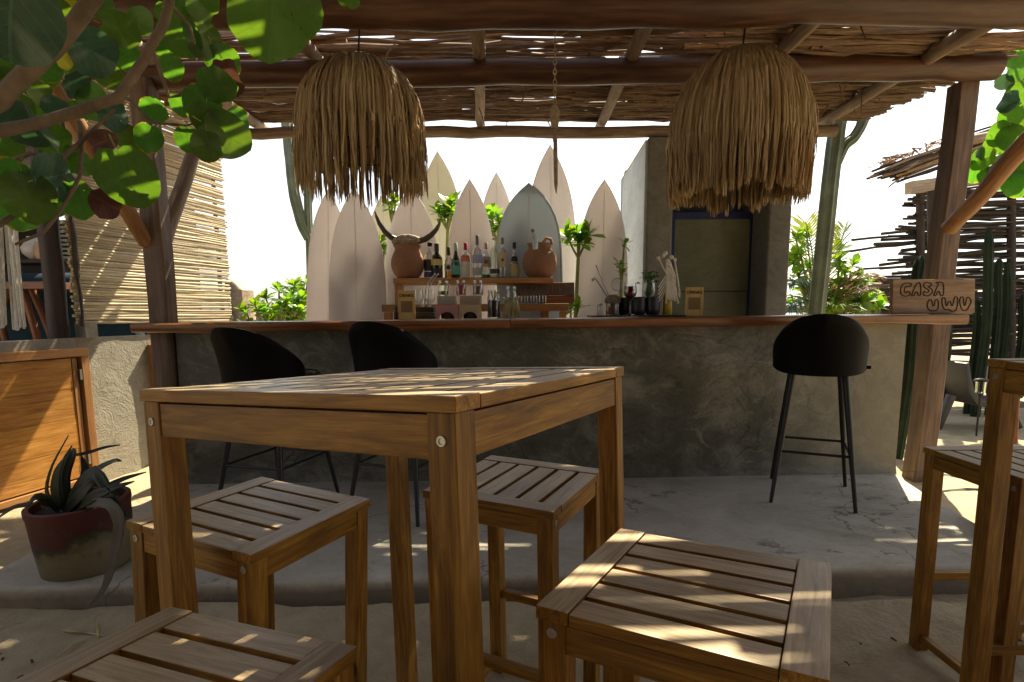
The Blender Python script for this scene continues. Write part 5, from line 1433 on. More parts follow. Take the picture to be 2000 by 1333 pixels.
# letters outlined as on the board (units: px of a 1500 x 1333 enlargement, converted)
def pxl(l): return [((x - 720) / 1280 * w, (1 - (y - 360) / 550) * h) for x, y in l]
strk = [
 [(370, 430), (300, 415), (230, 435), (195, 520), (205, 600), (260, 635), (340, 625), (355, 570), (310, 545), (300, 580), (265, 575), (255, 530), (275, 480), (320, 475), (365, 470), (370, 430)],
 [(370, 625), (420, 480), (470, 410), (510, 420), (520, 620), (470, 620), (465, 560), (430, 560), (415, 625), (370, 625)],
 [(680, 430), (600, 405), (560, 430), (560, 490), (640, 530), (640, 570), (590, 575), (565, 540), (550, 600), (600, 635), (660, 620), (700, 570), (690, 520), (620, 475), (680, 470), (680, 430)],
 [(715, 625), (770, 480), (800, 425), (730, 415), (840, 405), (870, 440), (875, 625), (820, 630), (810, 555), (775, 555), (760, 625), (715, 625)],
 [(620, 760), (640, 690), (690, 690), (700, 790), (730, 790), (740, 690), (790, 690), (795, 800), (780, 860), (700, 875), (640, 850), (615, 790), (620, 760)],
 [(850, 660), (900, 660), (910, 790), (935, 790), (945, 720), (985, 720), (990, 790), (1020, 790), (1040, 640), (1095, 650), (1090, 800), (1060, 880), (990, 880), (960, 845), (920, 860), (870, 830), (845, 740), (850, 660)],
 [(1140, 650), (1180, 640), (1185, 780), (1215, 790), (1225, 660), (1265, 650), (1310, 720), (1270, 800), (1240, 870), (1170, 870), (1135, 800), (1120, 700), (1140, 650)]]
letters([pxl(s) for s in strk], 0, 0, 1, 1)

# ================================================================== POTTED AGAVE
ap = thing('flower_pot', 'worn dark red flower pot with mossy ochre base on the slab step at left', 'flower pot', (-1.805, 2.28, .118))
ap.rotation_euler = (R(2), R(-2), 0); ap.scale = (.94, .94, .97)
mb = MB(); mb.lathe([(.160, 0), (.172, .01), (.184, .14), (.190, .26), (.195, .275), (.195, .298), (.186, .303), (.174, .298), (.170, .26), (.001, .25)], 40); mb.build('pot', M['pot'], ap, smooth=50)
mb = MB(); mb.lathe([(.001, .262), (.10, .268), (.172, .262)], 24, cap0=False); mb.build('soil', plain('soil', (.03, .024, .018), rough=.95, var=.4, bumps=.6), ap, smooth=True)
ag = thing('agave_plant', 'dark drooping agave with ragged leaves growing in the red pot', 'plant', (0, 0, 0))
def blade(pix, wid, mat, twist=0.0, nm='leaf'):
    """strap leaf along points [(px,py,Y)], wid in metres"""
    pts = [A(*p) for p in pix]
    # resample
    out = []
    for i in range(len(pts) - 1):
        for k in range(3): out.append(pts[i].lerp(pts[i + 1], k / 3))
    out.append(pts[-1])
    for _ in range(1): out = [out[0]] + [(out[i - 1] + out[i] * 2 + out[i + 1]) / 4 for i in range(1, len(out) - 1)] + [out[-1]]
    me = bpy.data.meshes.new(nm); vs, fs = [], []; n = len(out)
    for i, p in enumerate(out):
        t = i / (n - 1); tg = (out[min(i + 1, n - 1)] - out[max(i - 1, 0)]).normalized()
        side = tg.cross(Vector((0, -1, .25))).normalized(); nrm = side.cross(tg)
        a = twist * t; s2 = side * math.cos(a) + nrm * math.sin(a); n2 = s2.cross(tg)
        w = wid * .38 * min(1, .55 + t * 1.6) * (1 - t ** 2.6) + .001
        w *= 1 + .14 * noise.noise((t * 9, pix[0][0], 0))
        for s in (-1, -.5, 0, .5, 1): vs.append(p + s2 * s * w + n2 * (.22 * w * s * s))
    for i in range(n - 1):
        for k in range(4): fs.append((5 * i + k, 5 * i + k + 1, 5 * i + 6 + k, 5 * i + 5 + k))
    m0 = len(vs)       # thickness
    me.from_pydata([tuple(v_) for v_ in vs], [], fs); me.polygons.foreach_set('use_smooth', [True] * len(me.polygons)); me.materials.append(mat); me.update()
    o = ob(nm, me, ag); md = o.modifiers.new('solid', 'SOLIDIFY'); md.thickness = .004; return o
Yp = 2.28
blade([(128, 1000, Yp), (118, 950, Yp), (122, 905, Yp + .02), (140, 870, Yp + .04)], .050, M['agave'], .6)
blade([(135, 1000, Yp), (125, 930, Yp - .02), (142, 885, Yp - .03), (143, 875, Yp)], .055, M['agave'], -.4)
blade([(110, 1000, Yp), (88, 960, Yp), (100, 910, Yp), (133, 850, Yp + .05)], .022, M['agave'], .8)
blade([(135, 1005, Yp - .05), (160, 950, Yp - .08), (190, 915, Yp - .05), (225, 898, Yp), (238, 900, Yp + .02)], .045, M['agave'], .9)
blade([(140, 890, Yp), (170, 885, Yp), (205, 873, Yp + .05), (234, 869, Yp + .06)], .014, M['agave'], .3)
blade([(130, 1000, Yp - .04), (155, 955, Yp - .1), (185, 915, Yp - .1), (215, 965, Yp - .12), (248, 1010, Yp - .15)], .075, M['agave'], .2)
blade([(140, 1005, Yp - .05), (170, 985, Yp - .14), (205, 960, Yp - .16), (235, 1000, Yp - .17), (240, 1040, Yp - .18)], .080, M['agave'], -.2)
blade([(150, 1000, Yp), (200, 955, Yp + .02), (240, 935, Yp + .05), (285, 922, Yp + .08)], .035, M['agave'], .5)
blade([(100, 1000, Yp), (60, 985, Yp - .02), (25, 990, Yp - .06), (-8, 1015, Yp - .1)], .024, M['agave_dry'], .4)
blade([(160, 985, Yp - .12), (215, 980, Yp - .2), (236, 1020, Yp - .2), (222, 1090, Yp - .2), (205, 1150, Yp - .22), (175, 1183, Yp - .26)], .055, M['agave_dry'], .5)
blade([(125, 1002, Yp - .06), (150, 975, Yp - .12), (180, 940, Yp - .12), (205, 950, Yp - .10)], .06, M['agave'], .1)

blade([(118, 1000, Yp - .03), (108, 955, Yp - .05), (112, 920, Yp - .06), (126, 893, Yp - .05)], .060, M['agave'], .3)
blade([(145, 1000, Yp + .03), (165, 950, Yp + .05), (168, 915, Yp + .06), (158, 890, Yp + .06)], .055, M['agave'], -.5)
blade([(138, 1002, Yp - .08), (175, 975, Yp - .15), (215, 955, Yp - .16), (262, 940, Yp - .14)], .050, M['agave'], .3)
blade([(112, 1000, Yp - .06), (92, 975, Yp - .12), (70, 968, Yp - .14), (52, 990, Yp - .16)], .045, M['agave'], -.3)

# ================================================================== SEA GRAPE TREES
def round_leaf(mat, seed, notch=True, fold=.18, wav=.05):
    """round sea grape leaf, unit diameter, stalk at the origin, midrib along +x"""
    rn = random.Random(seed); me = bpy.data.meshes.new('leaf'); vs, uv, fs = [], [], []
    rings, seg = 4, 26
    vs.append((.46, 0, -.0)); uv.append((.46, .5))
    ph = rn.uniform(0, 6)
    for r_ in range(1, rings + 1):
        q_ = r_ / rings
        for k in range(seg):
            a = 2 * PI * k / seg
            rr = .5 * (1 + .05 * math.sin(2 * a + ph) + .035 * math.sin(3 * a + ph * 1.7) + .022 * math.sin(7 * a + ph * 2) + .03 * noise.noise((math.cos(a) * 3, math.sin(a) * 3, seed)))
            if notch: rr *= 1 - .16 * math.exp(-((a - PI) / .22) ** 2)
            x, y = .5 + rr * q_ * math.cos(a) * 1.0, rr * q_ * math.sin(a) * .98
            z = fold * abs(y) - .20 * (x - .5) ** 2 + wav * q_ ** 2 * math.sin(4 * a + ph) + .02 * math.sin(9 * a + ph) * q_ ** 3
            vs.append((x, y, z)); uv.append((min(.999, max(0.001, x)), min(.999, max(.001, y + .5))))
    for k in range(seg): fs.append((0, 1 + k, 1 + (k + 1) % seg))
    for r_ in range(rings - 1):
        for k in range(seg):
            a, b_ = 1 + r_ * seg + k, 1 + r_ * seg + (k + 1) % seg; fs.append((a, a + seg, b_ + seg, b_))
    n0 = len(vs); nf = len(fs); st_pts = [(.02, 0, -.004), (-.07, .0, .02), (-.16, .01, .09)]      # short stalk
    for q_, p in enumerate(st_pts):
        for k in range(5): vs.append((p[0], p[1] + .013 * math.cos(k * 2 * PI / 5), p[2] + .013 * math.sin(k * 2 * PI / 5))); uv.append((.5, .5))
    for q_ in range(2):
        for k in range(5): fs.append((n0 + q_ * 5 + k, n0 + q_ * 5 + (k + 1) % 5, n0 + q_ * 5 + 5 + (k + 1) % 5, n0 + q_ * 5 + 5 + k))
    me.from_pydata(vs, [], fs); ul = me.uv_layers.new(name='UVMap')
    for p in me.polygons:
        for li in p.loop_indices: ul.data[li].uv = uv[me.loops[li].vertex_index]
    me.polygons.foreach_set('use_smooth', [True] * len(me.polygons)); me.materials.append(mat); me.materials.append(M['dry_stem'])
    me.polygons.foreach_set('material_index', [0] * nf + [1] * (len(fs) - nf)); me.update(); return me
LV = {'g': [round_leaf(M['leaf'], s, fold=f, wav=w) for s, f, w in ((1, .10, .03), (2, .25, .05), (3, .05, .06), (4, .40, .04))],
      'b': [round_leaf(M['leaf_blue'], s, fold=f) for s, f in ((5, .15), (6, .5))],
      'y': [round_leaf(M['leaf_yellow'], 7)], 'd': [round_leaf(M['leaf_dry'], s, fold=f, wav=.12) for s, f in ((8, .5), (9, .8))]}
tree = thing('sea_grape_tree', 'sea grape tree with big round leaves overhanging the top left corner', 'tree', (0, 0, 0))
def branch(pix, r0, r1, parent, nm='branch', mat='bark'):
    pts = [A(*p) for p in pix]; fine = []
    for i in range(len(pts) - 1):
        for k in range(4):
            p = pts[i].lerp(pts[i + 1], k / 4); s = .25 * r0
            fine.append(p + Vector((noise.noise((p.x * 6, p.z * 6, 1)), noise.noise((p.x * 6, p.z * 6, 2)), noise.noise((p.x * 6, p.z * 6, 3)))) * s * 2)
    fine.append(pts[-1]); n = len(fine)
    mb = MB(); mb.tube(fine, [(r0 + (r1 - r0) * i / (n - 1)) * (1 + .14 * noise.noise((i * .7, r0 * 99, 4))) for i in range(n)], 10); return mb.build(nm, M[mat], parent, smooth=True)
# trunk stands left of the picture
mb = MB(); trunk_pts = [(-2.15, .95, -.05), (-2.12, 1.0, .5), (-2.02, 1.05, 1.1), (-1.9, 1.2, 1.55), (-1.80, 1.4, 1.75)]
mb.tube(trunk_pts, [.11, .09, .08, .07, .05], 14); mb.build('trunk', M['bark'], tree, smooth=True)
tp = Vector((-1.80, 1.4, 1.75))
branch([(-420, 330, 1.35), (-200, 290, 1.38), (0, 195, 1.40), (70, 125, 1.40), (125, 70, 1.40), (190, -5, 1.38), (250, -90, 1.35)], .025, .017, tree)
branch([(-420, 340, 1.42), (-150, 285, 1.46), (0, 255, 1.5), (75, 240, 1.5), (150, 220, 1.5), (232, 190, 1.5), (285, 120, 1.5), (318, 50, 1.48), (332, -10, 1.45), (350, -90, 1.42)], .017, .010, tree)
branch([(-300, 480, 1.6), (-60, 450, 1.6), (0, 440, 1.62), (60, 395, 1.65), (125, 305, 1.7), (165, 270, 1.75), (225, 215, 1.8)], .010, .005, tree)
branch([(-200, 340, 1.7), (0, 320, 1.7), (60, 300, 1.7), (110, 315, 1.7), (150, 285, 1.72)], .008, .004, tree, 'twig')
branch([(155, 240, 1.76), (158, 300, 1.74), (155, 345, 1.7), (120, 410, 1.68), (85, 455, 1.66), (30, 478, 1.64)], .007, .004, tree, 'twig')
branch([(300, 100, 1.76), (330, 190, 1.8), (390, 180, 1.85), (440, 150, 1.9)], .006, .003, tree, 'twig')
branch([(240, 185, 1.8), (300, 240, 1.8), (360, 245, 1.85), (415, 235, 1.9)], .005, .003, tree, 'twig')
branch([(332, 10, 1.66), (370, 50, 1.7), (380, 85, 1.75)], .005, .003, tree, 'twig')
branch([(250, -60, 1.5), (400, -50, 1.35), (520, -40, 1.2), (690, -20, 1.2)], .014, .006, tree)
NLEAF = [0]
def put_leaf(parent, px, py, Y, dpx, kind='g', var=0, spin=-90, lean=0.0, yaw=0.0):
    """leaf centred at the pixel, spin = direction of its tip in the picture (deg, ccw from right), lean tips it towards the camera"""
    d = dpx * (.80 if dpx < 150 else .95) * Y / FPX; c = A(px, py, Y)
    s = R(spin); dirv = Vector((math.cos(s), 0, math.sin(s)))
    # leaf frame: x along midrib, z = underside normal facing the camera
    view = Vector((0, 0, CAM_H)) - c; view.normalize()
    zax = view.copy()
    xax = (dirv - zax * dirv.dot(zax)).normalized(); yax = zax.cross(xax)
    mt = Matrix((xax, yax, zax)).transposed()
    mt = mt @ Matrix.Rotation(R(lean), 3, 'Y') @ Matrix.Rotation(R(yaw), 3, 'X')
    me = LV[kind][var % len(LV[kind])]
    m4 = mt.to_4x4(); m4.translation = c - (mt @ Vector((.5, 0, 0))) * d
    m4 = m4 @ Matrix.Diagonal((d, d, d, 1))
    o = ob('leaf', me, parent, matrix=m4); NLEAF[0] += 1
    # stalk
    return o
big = [ # px, py, Y, dia, kind, var, spin, lean, yaw
 (20, 30, 1.20, 185, 'b', 0, -100, 15, 20), (533, 12, 1.15, 190, 'g', 2, -98, 10, -15), (182, 102, 1.66, 108, 'b', 0, -30, 20, 10), (352, 70, 1.70, 92, 'g', 0, -60, 5, 10),
 (395, 75, 1.85, 85, 'g', 2, -80, 0, -20), (250, 345, 1.55, 140, 'g', 0, -70, 5, 10), (70, 245, 1.55, 130, 'b', 1, -60, 30, 50), (115, 40, 1.75, 85, 'g', 1, 200, 15, 20),
 (425, 165, 1.80, 85, 'g', 1, -65, 10, 20), (395, 205, 1.82, 90, 'g', 2, -90, 0, 10), (366, 272, 1.85, 58, 'g', 0, -90, 0, 0), (440, 265, 1.80, 112, 'g', 0, -30, 10, 0), (405, 285, 1.75, 72, 'g', 3, -90, 10, 10),
 (55, 385, 1.50, 120, 'g', 0, -80, 5, 0), (150, 390, 1.6, 90, 'g', 2, -70, 10, 10), (105, 345, 1.55, 110, 'b', 0, 10, 40, 10), (25, 350, 1.5, 100, 'g', 1, -120, 20, 10),
 (335, 133, 1.85, 55, 'g', 0, -90, 0, 0), (124, 115, 1.62, 44, 'y', 0, -60, 10, -20), (200, 278, 1.75, 62, 'd', 0, 20, 20, 10), (205, 395, 1.62, 70, 'd', 1, -30, 10, 10), (448, 150, 1.84, 80, 'd', 0, -70, 10, 30),
 (435, 120, 1.9, 80, 'g', 2, -60, 5, 0), (40, 410, 1.62, 95, 'g', 2, -90, 0, 0), (30, 210, 1.8, 80, 'g', 3, -120, 10, 0), (300, 215, 1.95, 60, 'g', 1, -90, 20, 10), (355, 205, 1.95, 55, 'g', 2, -80, 20, 10),
 (250, 270, 1.9, 60, 'g', 0, -70, 10, 0), (290, 270, 1.88, 66, 'g', 2, -100, 0, 0), (180, 200, 1.9, 85, 'g', 1, 0, 40, 0), (110, 205, 1.72, 60, 'b', 1, -45, 20, 30), (150, 165, 1.72, 70, 'b', 0, -20, 45, 20),
 (235, 60, 1.9, 80, 'g', 2, -20, 15, 0), (275, 40, 1.95, 60, 'g', 0, 20, 25, 10), (395, 10, 1.7, 75, 'g', 1, -40, 30, 0), (355, 8, 1.7, 45, 'g', 2, 40, 40, 0), (680, -6, 1.2, 52, 'g', 1, -90, 25, 10),
 (580, -25, 1.2, 80, 'b', 0, -20, 60, 0), (500, -20, 1.25, 90, 'g', 1, -150, 30, 0), (190, 5, 1.75, 70, 'g', 0, 60, 20, 0), (90, 130, 1.8, 70, 'g', 2, -100, 10, 10), (30, 130, 1.85, 85, 'g', 0, -130, 0, 10),
 (15, 290, 1.8, 70, 'g', 2, -90, 10, 10), (160, 320, 1.8, 58, 'g', 1, -90, 10, 20), (110, 270, 1.85, 66, 'g', 2, -60, 30, 0), (100, 330, 1.7, 60, 'y', 0, -30, 60, 0), (220, 225, 1.85, 74, 'b', 0, 0, 30, 10), (330, 30, 1.9, 60, 'g', 3, -70, 20, 0),
 (462, 235, 1.86, 60, 'g', 1, 10, 20, 10), (215, 150, 2.0, 60, 'g', 0, -45, 20, 5), (255, 118, 2.0, 62, 'g', 2, -60, 25, 0), (60, 60, 1.9, 60, 'y', 0, 120, 20, 0), (400, 230, 1.78, 70, 'g', 0, -100, 15, 0)]
for b_ in big: put_leaf(tree, b_[0], b_[1], b_[2] + (.12 if 1.45 < b_[2] < 1.75 else 0), *b_[3:])
for q in range(95):
    px = rs.triangular(-140, 440, -60); py = rs.uniform(-110, 420)
    if px > 200 and py > 300: continue
    if px > 330 and py < -20: pass
    if px > 200 and rs.random() < .45: continue
    put_leaf(tree, px, py, rs.uniform(1.75, 2.35), rs.uniform(38, 70), rs.choice('gggggbgy' if rs.random() < .5 else 'ggggb'), rs.randrange(4), rs.uniform(-150, -10), rs.uniform(-10, 55), rs.uniform(-35, 35))
for q in range(46):          # crown above and left of the frame
    put_leaf(tree, rs.uniform(-700, 700), rs.uniform(-420, -100), rs.uniform(1.1, 1.9), rs.uniform(90, 150), 'g', rs.randrange(4), rs.uniform(-180, 0), rs.uniform(20, 60), rs.uniform(-35, 35))

tree2 = thing('sea_grape_tree', 'sea grape tree with bright round leaves at the right edge behind the brace', 'tree', (0, 0, 0))
mb = MB(); mb.tube([(4.25, 4.3, -.05), (4.2, 4.32, .8), (4.15, 4.3, 1.7), (4.05, 4.25, 2.2), (3.95, 4.2, 2.9)], [.08, .07, .055, .04, .02], 12); mb.build('trunk', M['bark'], tree2, smooth=True)
branch([(2110, 420, 4.25), (2060, 330, 4.2), (2000, 300, 4.1), (1930, 330, 4.0)], .018, .006, tree2)
branch([(2100, 300, 4.25), (2040, 200, 4.2), (1985, 140, 4.1), (1975, 100, 4.1)], .014, .005, tree2)
branch([(2110, 200, 4.25), (2040, 130, 4.15), (1990, 90, 4.1)], .010, .005, tree2)
for b_ in [(1985, 92, 4.1, 62, 'g', 0, 200, 30, 0), (1990, 130, 4.05, 66, 'g', 1, -160, 40, 0), (1988, 185, 4.1, 58, 'g', 2, -120, 10, 10), (1970, 200, 4.0, 50, 'b', 0, 160, 40, 0), (1975, 225, 4.0, 56, 'g', 0, -150, 20, 0),
           (1955, 262, 4.05, 58, 'g', 2, -120, 10, 0), (1975, 270, 4.0, 60, 'g', 0, -80, 0, 10), (1945, 285, 4.1, 48, 'g', 1, -60, 10, 10), (1920, 312, 4.0, 56, 'g', 3, -160, 20, 20), (1905, 335, 4.05, 52, 'g', 0, -100, 5, 0), (1935, 345, 4.0, 54, 'g', 2, -70, 0, 0),
           (1968, 340, 4.15, 76, 'g', 0, -90, 5, 0), (1985, 360, 4.1, 62, 'g', 2, -60, 0, 0), (1960, 315, 4.2, 50, 'b', 1, -40, 30, 0), (1998, 310, 4.1, 60, 'g', 1, -90, 10, 0), (1965, 160, 4.15, 40, 'b', 1, -100, 20, 20), (2000, 240, 4.1, 66, 'g', 0, -90, 0, 0), (1915, 300, 4.0, 34, 'b', 0, 10, 60, 0)]:
    put_leaf(tree2, *b_)
for q in range(70):
    put_leaf(tree2, rs.uniform(2010, 2330), rs.uniform(-60, 430), rs.uniform(3.9, 4.7), rs.uniform(50, 72), 'g', rs.randrange(4), rs.uniform(-170, -10), rs.uniform(-10, 50), rs.uniform(-30, 30))

# ================================================================== SHRUBS
SLM = [leaf_mesh('leaf', M['shrub_leaf'], L, W, fold=f, droop=d, tipw=1.7) for L, W, f, d in ((.100, .052, .15, .15), (.092, .048, .3, .05), (.108, .054, .1, .3), (.078, .044, .2, .1))]
def rosette(parent, c, n, up, spread=1.0, size=1.0):
    up = Vector(up).normalized(); q_ = up.to_track_quat('Z', 'Y').to_matrix()
    for k in range(n):
        a = k * 2.399 + rs.uniform(-.3, .3); el = R(78) - R(95) * (k / n) * spread + rs.uniform(-.15, .15)
        mt = q_ @ Matrix.Rotation(a, 3, 'Z') @ Matrix.Rotation(-el, 3, 'Y')
        m4 = mt.to_4x4(); m4.translation = Vector(c); s = size * rs.uniform(.75, 1.15)
        ob('leaf', rs.choice(SLM), parent, matrix=m4 @ Matrix.Diagonal((s, s, s, 1)))
def stem(parent, pts, r0, r1):
    mb = MB(); n = len(pts); mb.tube(pts, [r0 + (r1 - r0) * i / (n - 1) for i in range(n)], 8); mb.build('stem', M['dry_stem'], parent, smooth=True)
def shrub(label, foot, tips, n, size, spread=1.0, extra=0, trunk=False):
    root = thing('shrub', label, 'shrub', foot, group='leafy beach shrubs')
    f = Vector(foot); fork = None
    if trunk:
        fork = sum((Vector(t_) for t_ in tips), Vector()) / len(tips) - f - Vector((0, 0, .17))
        stem(root, [Vector((0, 0, 0)), fork * .35 + Vector((.02, .01, 0)), fork * .7 + Vector((-.015, 0, 0)), fork], .024, .015)
    for tpt in tips:
        p = Vector(tpt) - f
        mid = p * .55 + Vector((rs.uniform(-.08, .08), rs.uniform(-.08, .08), .05))
        if trunk: mid = fork.lerp(p, .5); stem(root, [fork, mid + Vector((0, 0, -.01)), p], .012, .008)
        else: stem(root, [Vector((rs.uniform(-.05, .05), rs.uniform(-.05, .05), 0)), mid, p], .016, .008)
        rosette(root, p, n, (rs.uniform(-.5, .5), rs.uniform(-.6, .2), 1), spread, size)
        if extra:
            for _ in range(extra):
                p2 = p + Vector((rs.uniform(-.13, .13), rs.uniform(-.1, .12), rs.uniform(-.20, -.04)))
                stem(root, [mid, (mid + p2) / 2 + Vector((0, 0, .02)), p2], .007, .005); rosette(root, p2, n, (rs.uniform(-.7, .7), rs.uniform(-.8, .3), .8), spread, size)
    return root
Ysh = 5.6
tips = [A(x, y, Ysh + dy) for x, y, dy in ((500, 600, -.3), (482, 612, -.2), (520, 585, 0), (538, 612, -.3), (545, 570, .1), (560, 590, -.2), (575, 560, .1), (590, 585, 0), (600, 555, .2), (605, 575, .2), (515, 615, .1), (560, 618, .1), (585, 612, -.1), (605, 605, .1), (570, 575, .4), (548, 598, .4))]
shrub('bright green leafy shrub by the driftwood stump, left of the surfboards', (-2.3, Ysh, 0), tips, 15, 1.25, extra=1)
def sprig(label, foot_px, Y, tipl, n=12, size=.85):
    n += 4; size *= 1.3
    f = A(*foot_px, Y); f.z = 0
    return shrub(label, f, [A(x, y, Y + dy) for x, y, dy in tipl], n, size, extra=0, trunk=True)
sprig('shrub sprig between the two left surfboards and the cream one', (745, 600), 5.2, [(742, 475, 0), (750, 490, .05)], 9, .8)
sprig('shrub sprig showing under the left lamp fringe', (765, 560), 5.25, [(765, 392, 0), (760, 408, .05), (772, 400, 0)], 9, .75)
sprig('shrub sprig between the skull board and the tall cream board', (868, 600), 5.3, [(875, 405, 0), (858, 418, .03), (888, 398, .03), (868, 428, 0), (880, 420, -.05)], 11, .95)
sprig('shrub sprig between the bottles board and the grey-blue board', (962, 600), 5.25, [(962, 430, 0), (975, 440, -.05), (990, 435, 0), (966, 455, 0), (950, 422, .05)], 10, .95)
sprig('upright shrub with bare mossy stem right of the wide clay pot', (1125, 600), 5.0, [(1128, 458, 0), (1148, 462, .03), (1110, 466, -.03), (1132, 476, 0)], 15, 1.1)
sprig('low shrub tuft beneath the carved board at the counter edge', (1118, 610), 4.75, [(1115, 606, 0), (1098, 610, .1), (1130, 604, .05)], 9, .8)
sprig('shrub sprig against the cement building wall', (1212, 600), 4.85, [(1210, 520, 0), (1216, 535, .05), (1219, 478, .1)], 7, .6)
tips = [A(x, y, 6.0 + dy) for x, y, dy in ((1555, 470, 0), (1565, 500, -.1), (1575, 455, .2), (1560, 540, 0), (1580, 525, .2), (1598, 560, 0), (1640, 510, .1), (1650, 535, 0), (1635, 560, .1), (1665, 520, .2), (1675, 545, .1), (1690, 555, .1), (1620, 590, -.1), (1655, 580, .1), (1640, 490, .3), (1600, 600, .2), (1570, 580, .2), (1690, 590, .2), (1665, 600, .1), (1705, 580, .3))]
shrub('large green shrub behind the right end of the bar beside the cactus', (3.5, 6.1, 0), tips, 14, 1.35, extra=1)
tips = [A(x, y, 6.3) for x, y in ((1690, 588), (1712, 578), (1700, 600), (1720, 595))]
shrub('low light green shrub left of the carved CASA UWU sign', (4.0, 6.3, 0), tips, 13, .95)

# palm fronds
def frond(parent, pts, n, L0, mat, droop=.3, nm='frond'):
    pts = [Vector(p) for p in pts]; mb = MB()
    fine = []
    for i in range(len(pts) - 1):
        for k in range(6): fine.append(pts[i].lerp(pts[i + 1], k / 6))
    fine.append(pts[-1]); m_ = len(fine)
    for _ in range(3): fine = [fine[0]] + [(fine[i - 1] + fine[i] * 2 + fine[i + 1]) / 4 for i in range(1, m_ - 1)] + [fine[-1]]
    mb.tube(fine, [.012 * (1 - .8 * i / (m_ - 1)) for i in range(m_)], 6)
    for k in range(n):
        t = .12 + .86 * k / n; f = t * (m_ - 1); i = int(f); p = fine[i].lerp(fine[min(i + 1, m_ - 1)], f - i)
        tg = (fine[min(i + 1, m_ - 1)] - fine[max(i - 1, 0)]).normalized()
        sd = tg.cross(Vector((0, 0, 1))).normalized(); upv = sd.cross(tg)
        L = L0 * math.sin(PI * (.15 + .8 * t)) ** .6
        for s in (-1, 1):
            d = (tg * .75 + sd * s * .75 + upv * rs.uniform(.05, .45)).normalized()
            e = p + d * L + Vector((0, 0, -droop * L * rs.uniform(.6, 1.2))); mdp = p + d * L * .5 + Vector((0, 0, -droop * L * .12))
            wv = d.cross(upv).normalized() * .011
            b0 = len(mb.v); mb.v += [tuple(p - wv * .4), tuple(p + wv * .4), tuple(mdp - wv), tuple(mdp + Vector((0, 0, .006))), tuple(mdp + wv), tuple(e)]
            mb.f += [(b0, b0 + 1, b0 + 3), (b0, b0 + 3, b0 + 2), (b0 + 1, b0 + 4, b0 + 3), (b0 + 2, b0 + 3, b0 + 5), (b0 + 3, b0 + 4, b0 + 5)]
    o = mb.build(nm, mat, parent); return o
palm = thing('palm_plant', 'young palm with feathery green and dry brown fronds behind the cactus on the right', 'palm', (3.35, 6.2, 0))
O = Vector((3.35, 6.2, 0))
Pp = lambda x, y, Y: A(x, y, Y) - O
stem(palm, [(0, 0, 0), (0, 0, .5), (.02, 0, .95)], .07, .05)
crown = Vector((.02, 0, .95))
frond(palm, [crown, Pp(1590, 540, 6.2), Pp(1585, 480, 6.1), Pp(1572, 428, 6.0)], 26, .42, M['palm_leaf'], .05)
frond(palm, [crown, Pp(1610, 540, 6.3), Pp(1640, 480, 6.3), Pp(1652, 440, 6.3)], 26, .38, M['palm_leaf'], .15)
frond(palm, [crown, Pp(1620, 570, 6.0), Pp(1670, 545, 5.9), Pp(1712, 540, 5.8)], 26, .40, M['palm_dry'], .35)
frond(palm, [crown, Pp(1620, 590, 5.9), Pp(1660, 575, 5.8), Pp(1700, 570, 5.7)], 26, .40, M['palm_dry'], .25)
frond(palm, [crown, Pp(1610, 600, 5.9), Pp(1640, 600, 5.7), Pp(1690, 610, 5.6)], 24, .36, M['palm_leaf'], .3)
frond(palm, [crown, Pp(1590, 570, 6.0), Pp(1562, 550, 5.8), Pp(1535, 555, 5.7)], 26, .36, M['palm_blue'], .55)
frond(palm, [crown, Pp(1590, 590, 6.0), Pp(1565, 585, 5.8), Pp(1530, 600, 5.7)], 24, .36, M['palm_blue'], .5)
frond(palm, [crown, Pp(1600, 600, 5.9), Pp(1575, 600, 5.7), Pp(1550, 610, 5.6)], 20, .30, M['palm_leaf'], .4)

# ================================================================== CACTI
def cactus(label, cols, mat, foot, group='tall columnar cacti'):
    root = thing('cactus', label, 'cactus', foot, group=group); f = Vector(foot)
    for pts, r_ in cols:
        pts = [Vector(p) - f for p in pts]; fine = []
        for i in range(len(pts) - 1):
            for k in range(6): fine.append(pts[i].lerp(pts[i + 1], k / 6))
        fine.append(pts[-1]); m_ = len(fine)
        for _ in range(3): fine = [fine[0]] + [(fine[i - 1] + fine[i] * 2 + fine[i + 1]) / 4 for i in range(1, m_ - 1)] + [fine[-1]]
        rad = [r_ * (1 + .05 * noise.noise((i * .5, r_ * 50, 2))) for i in range(m_)]
        rad[-1] = r_ * .25; rad[-2] = r_ * .8
        mb = MB(); mb.tube(fine, rad, 16, ribs=.17); mb.build('column', M[mat], root, smooth=25)
    return root
def G0(px, Y): p = A(px, 600, Y); p.z = -.03; return p
cactus('grey-green cactus curving up behind the left lamp', [([A(608, 640, 6.3), A(606, 500, 6.3), A(602, 420, 6.3), A(600, 330, 6.3), A(598, 250, 6.35)], .045), ([A(604, 466, 6.3), A(590, 440, 6.28), A(574, 380, 6.26), A(566, 300, 6.25), A(560, 240, 6.25), A(556, 200, 6.25)], .062)], 'cactus', G0(608, 6.3))
cactus('tall pale green cactus with an upright arm behind the right end of the bar', [([G0(1585, 5.4), A(1596, 600, 5.4), A(1612, 450, 5.4), A(1622, 350, 5.4), A(1636, 240, 5.4), A(1645, 175, 5.4)], .078), ([A(1628, 330, 5.4), A(1650, 282, 5.38), A(1668, 270, 5.37), A(1683, 245, 5.36), A(1694, 205, 5.36)], .050)], 'cactus', G0(1588, 5.4))
cactus('thin cactus stem standing between the counter end and the right post', [([G0(1773, 4.4), A(1776, 740, 4.4), A(1782, 640, 4.4), A(1790, 560, 4.42), A(1800, 500, 4.45)], .048)], 'cactus_dark', G0(1775, 4.4))
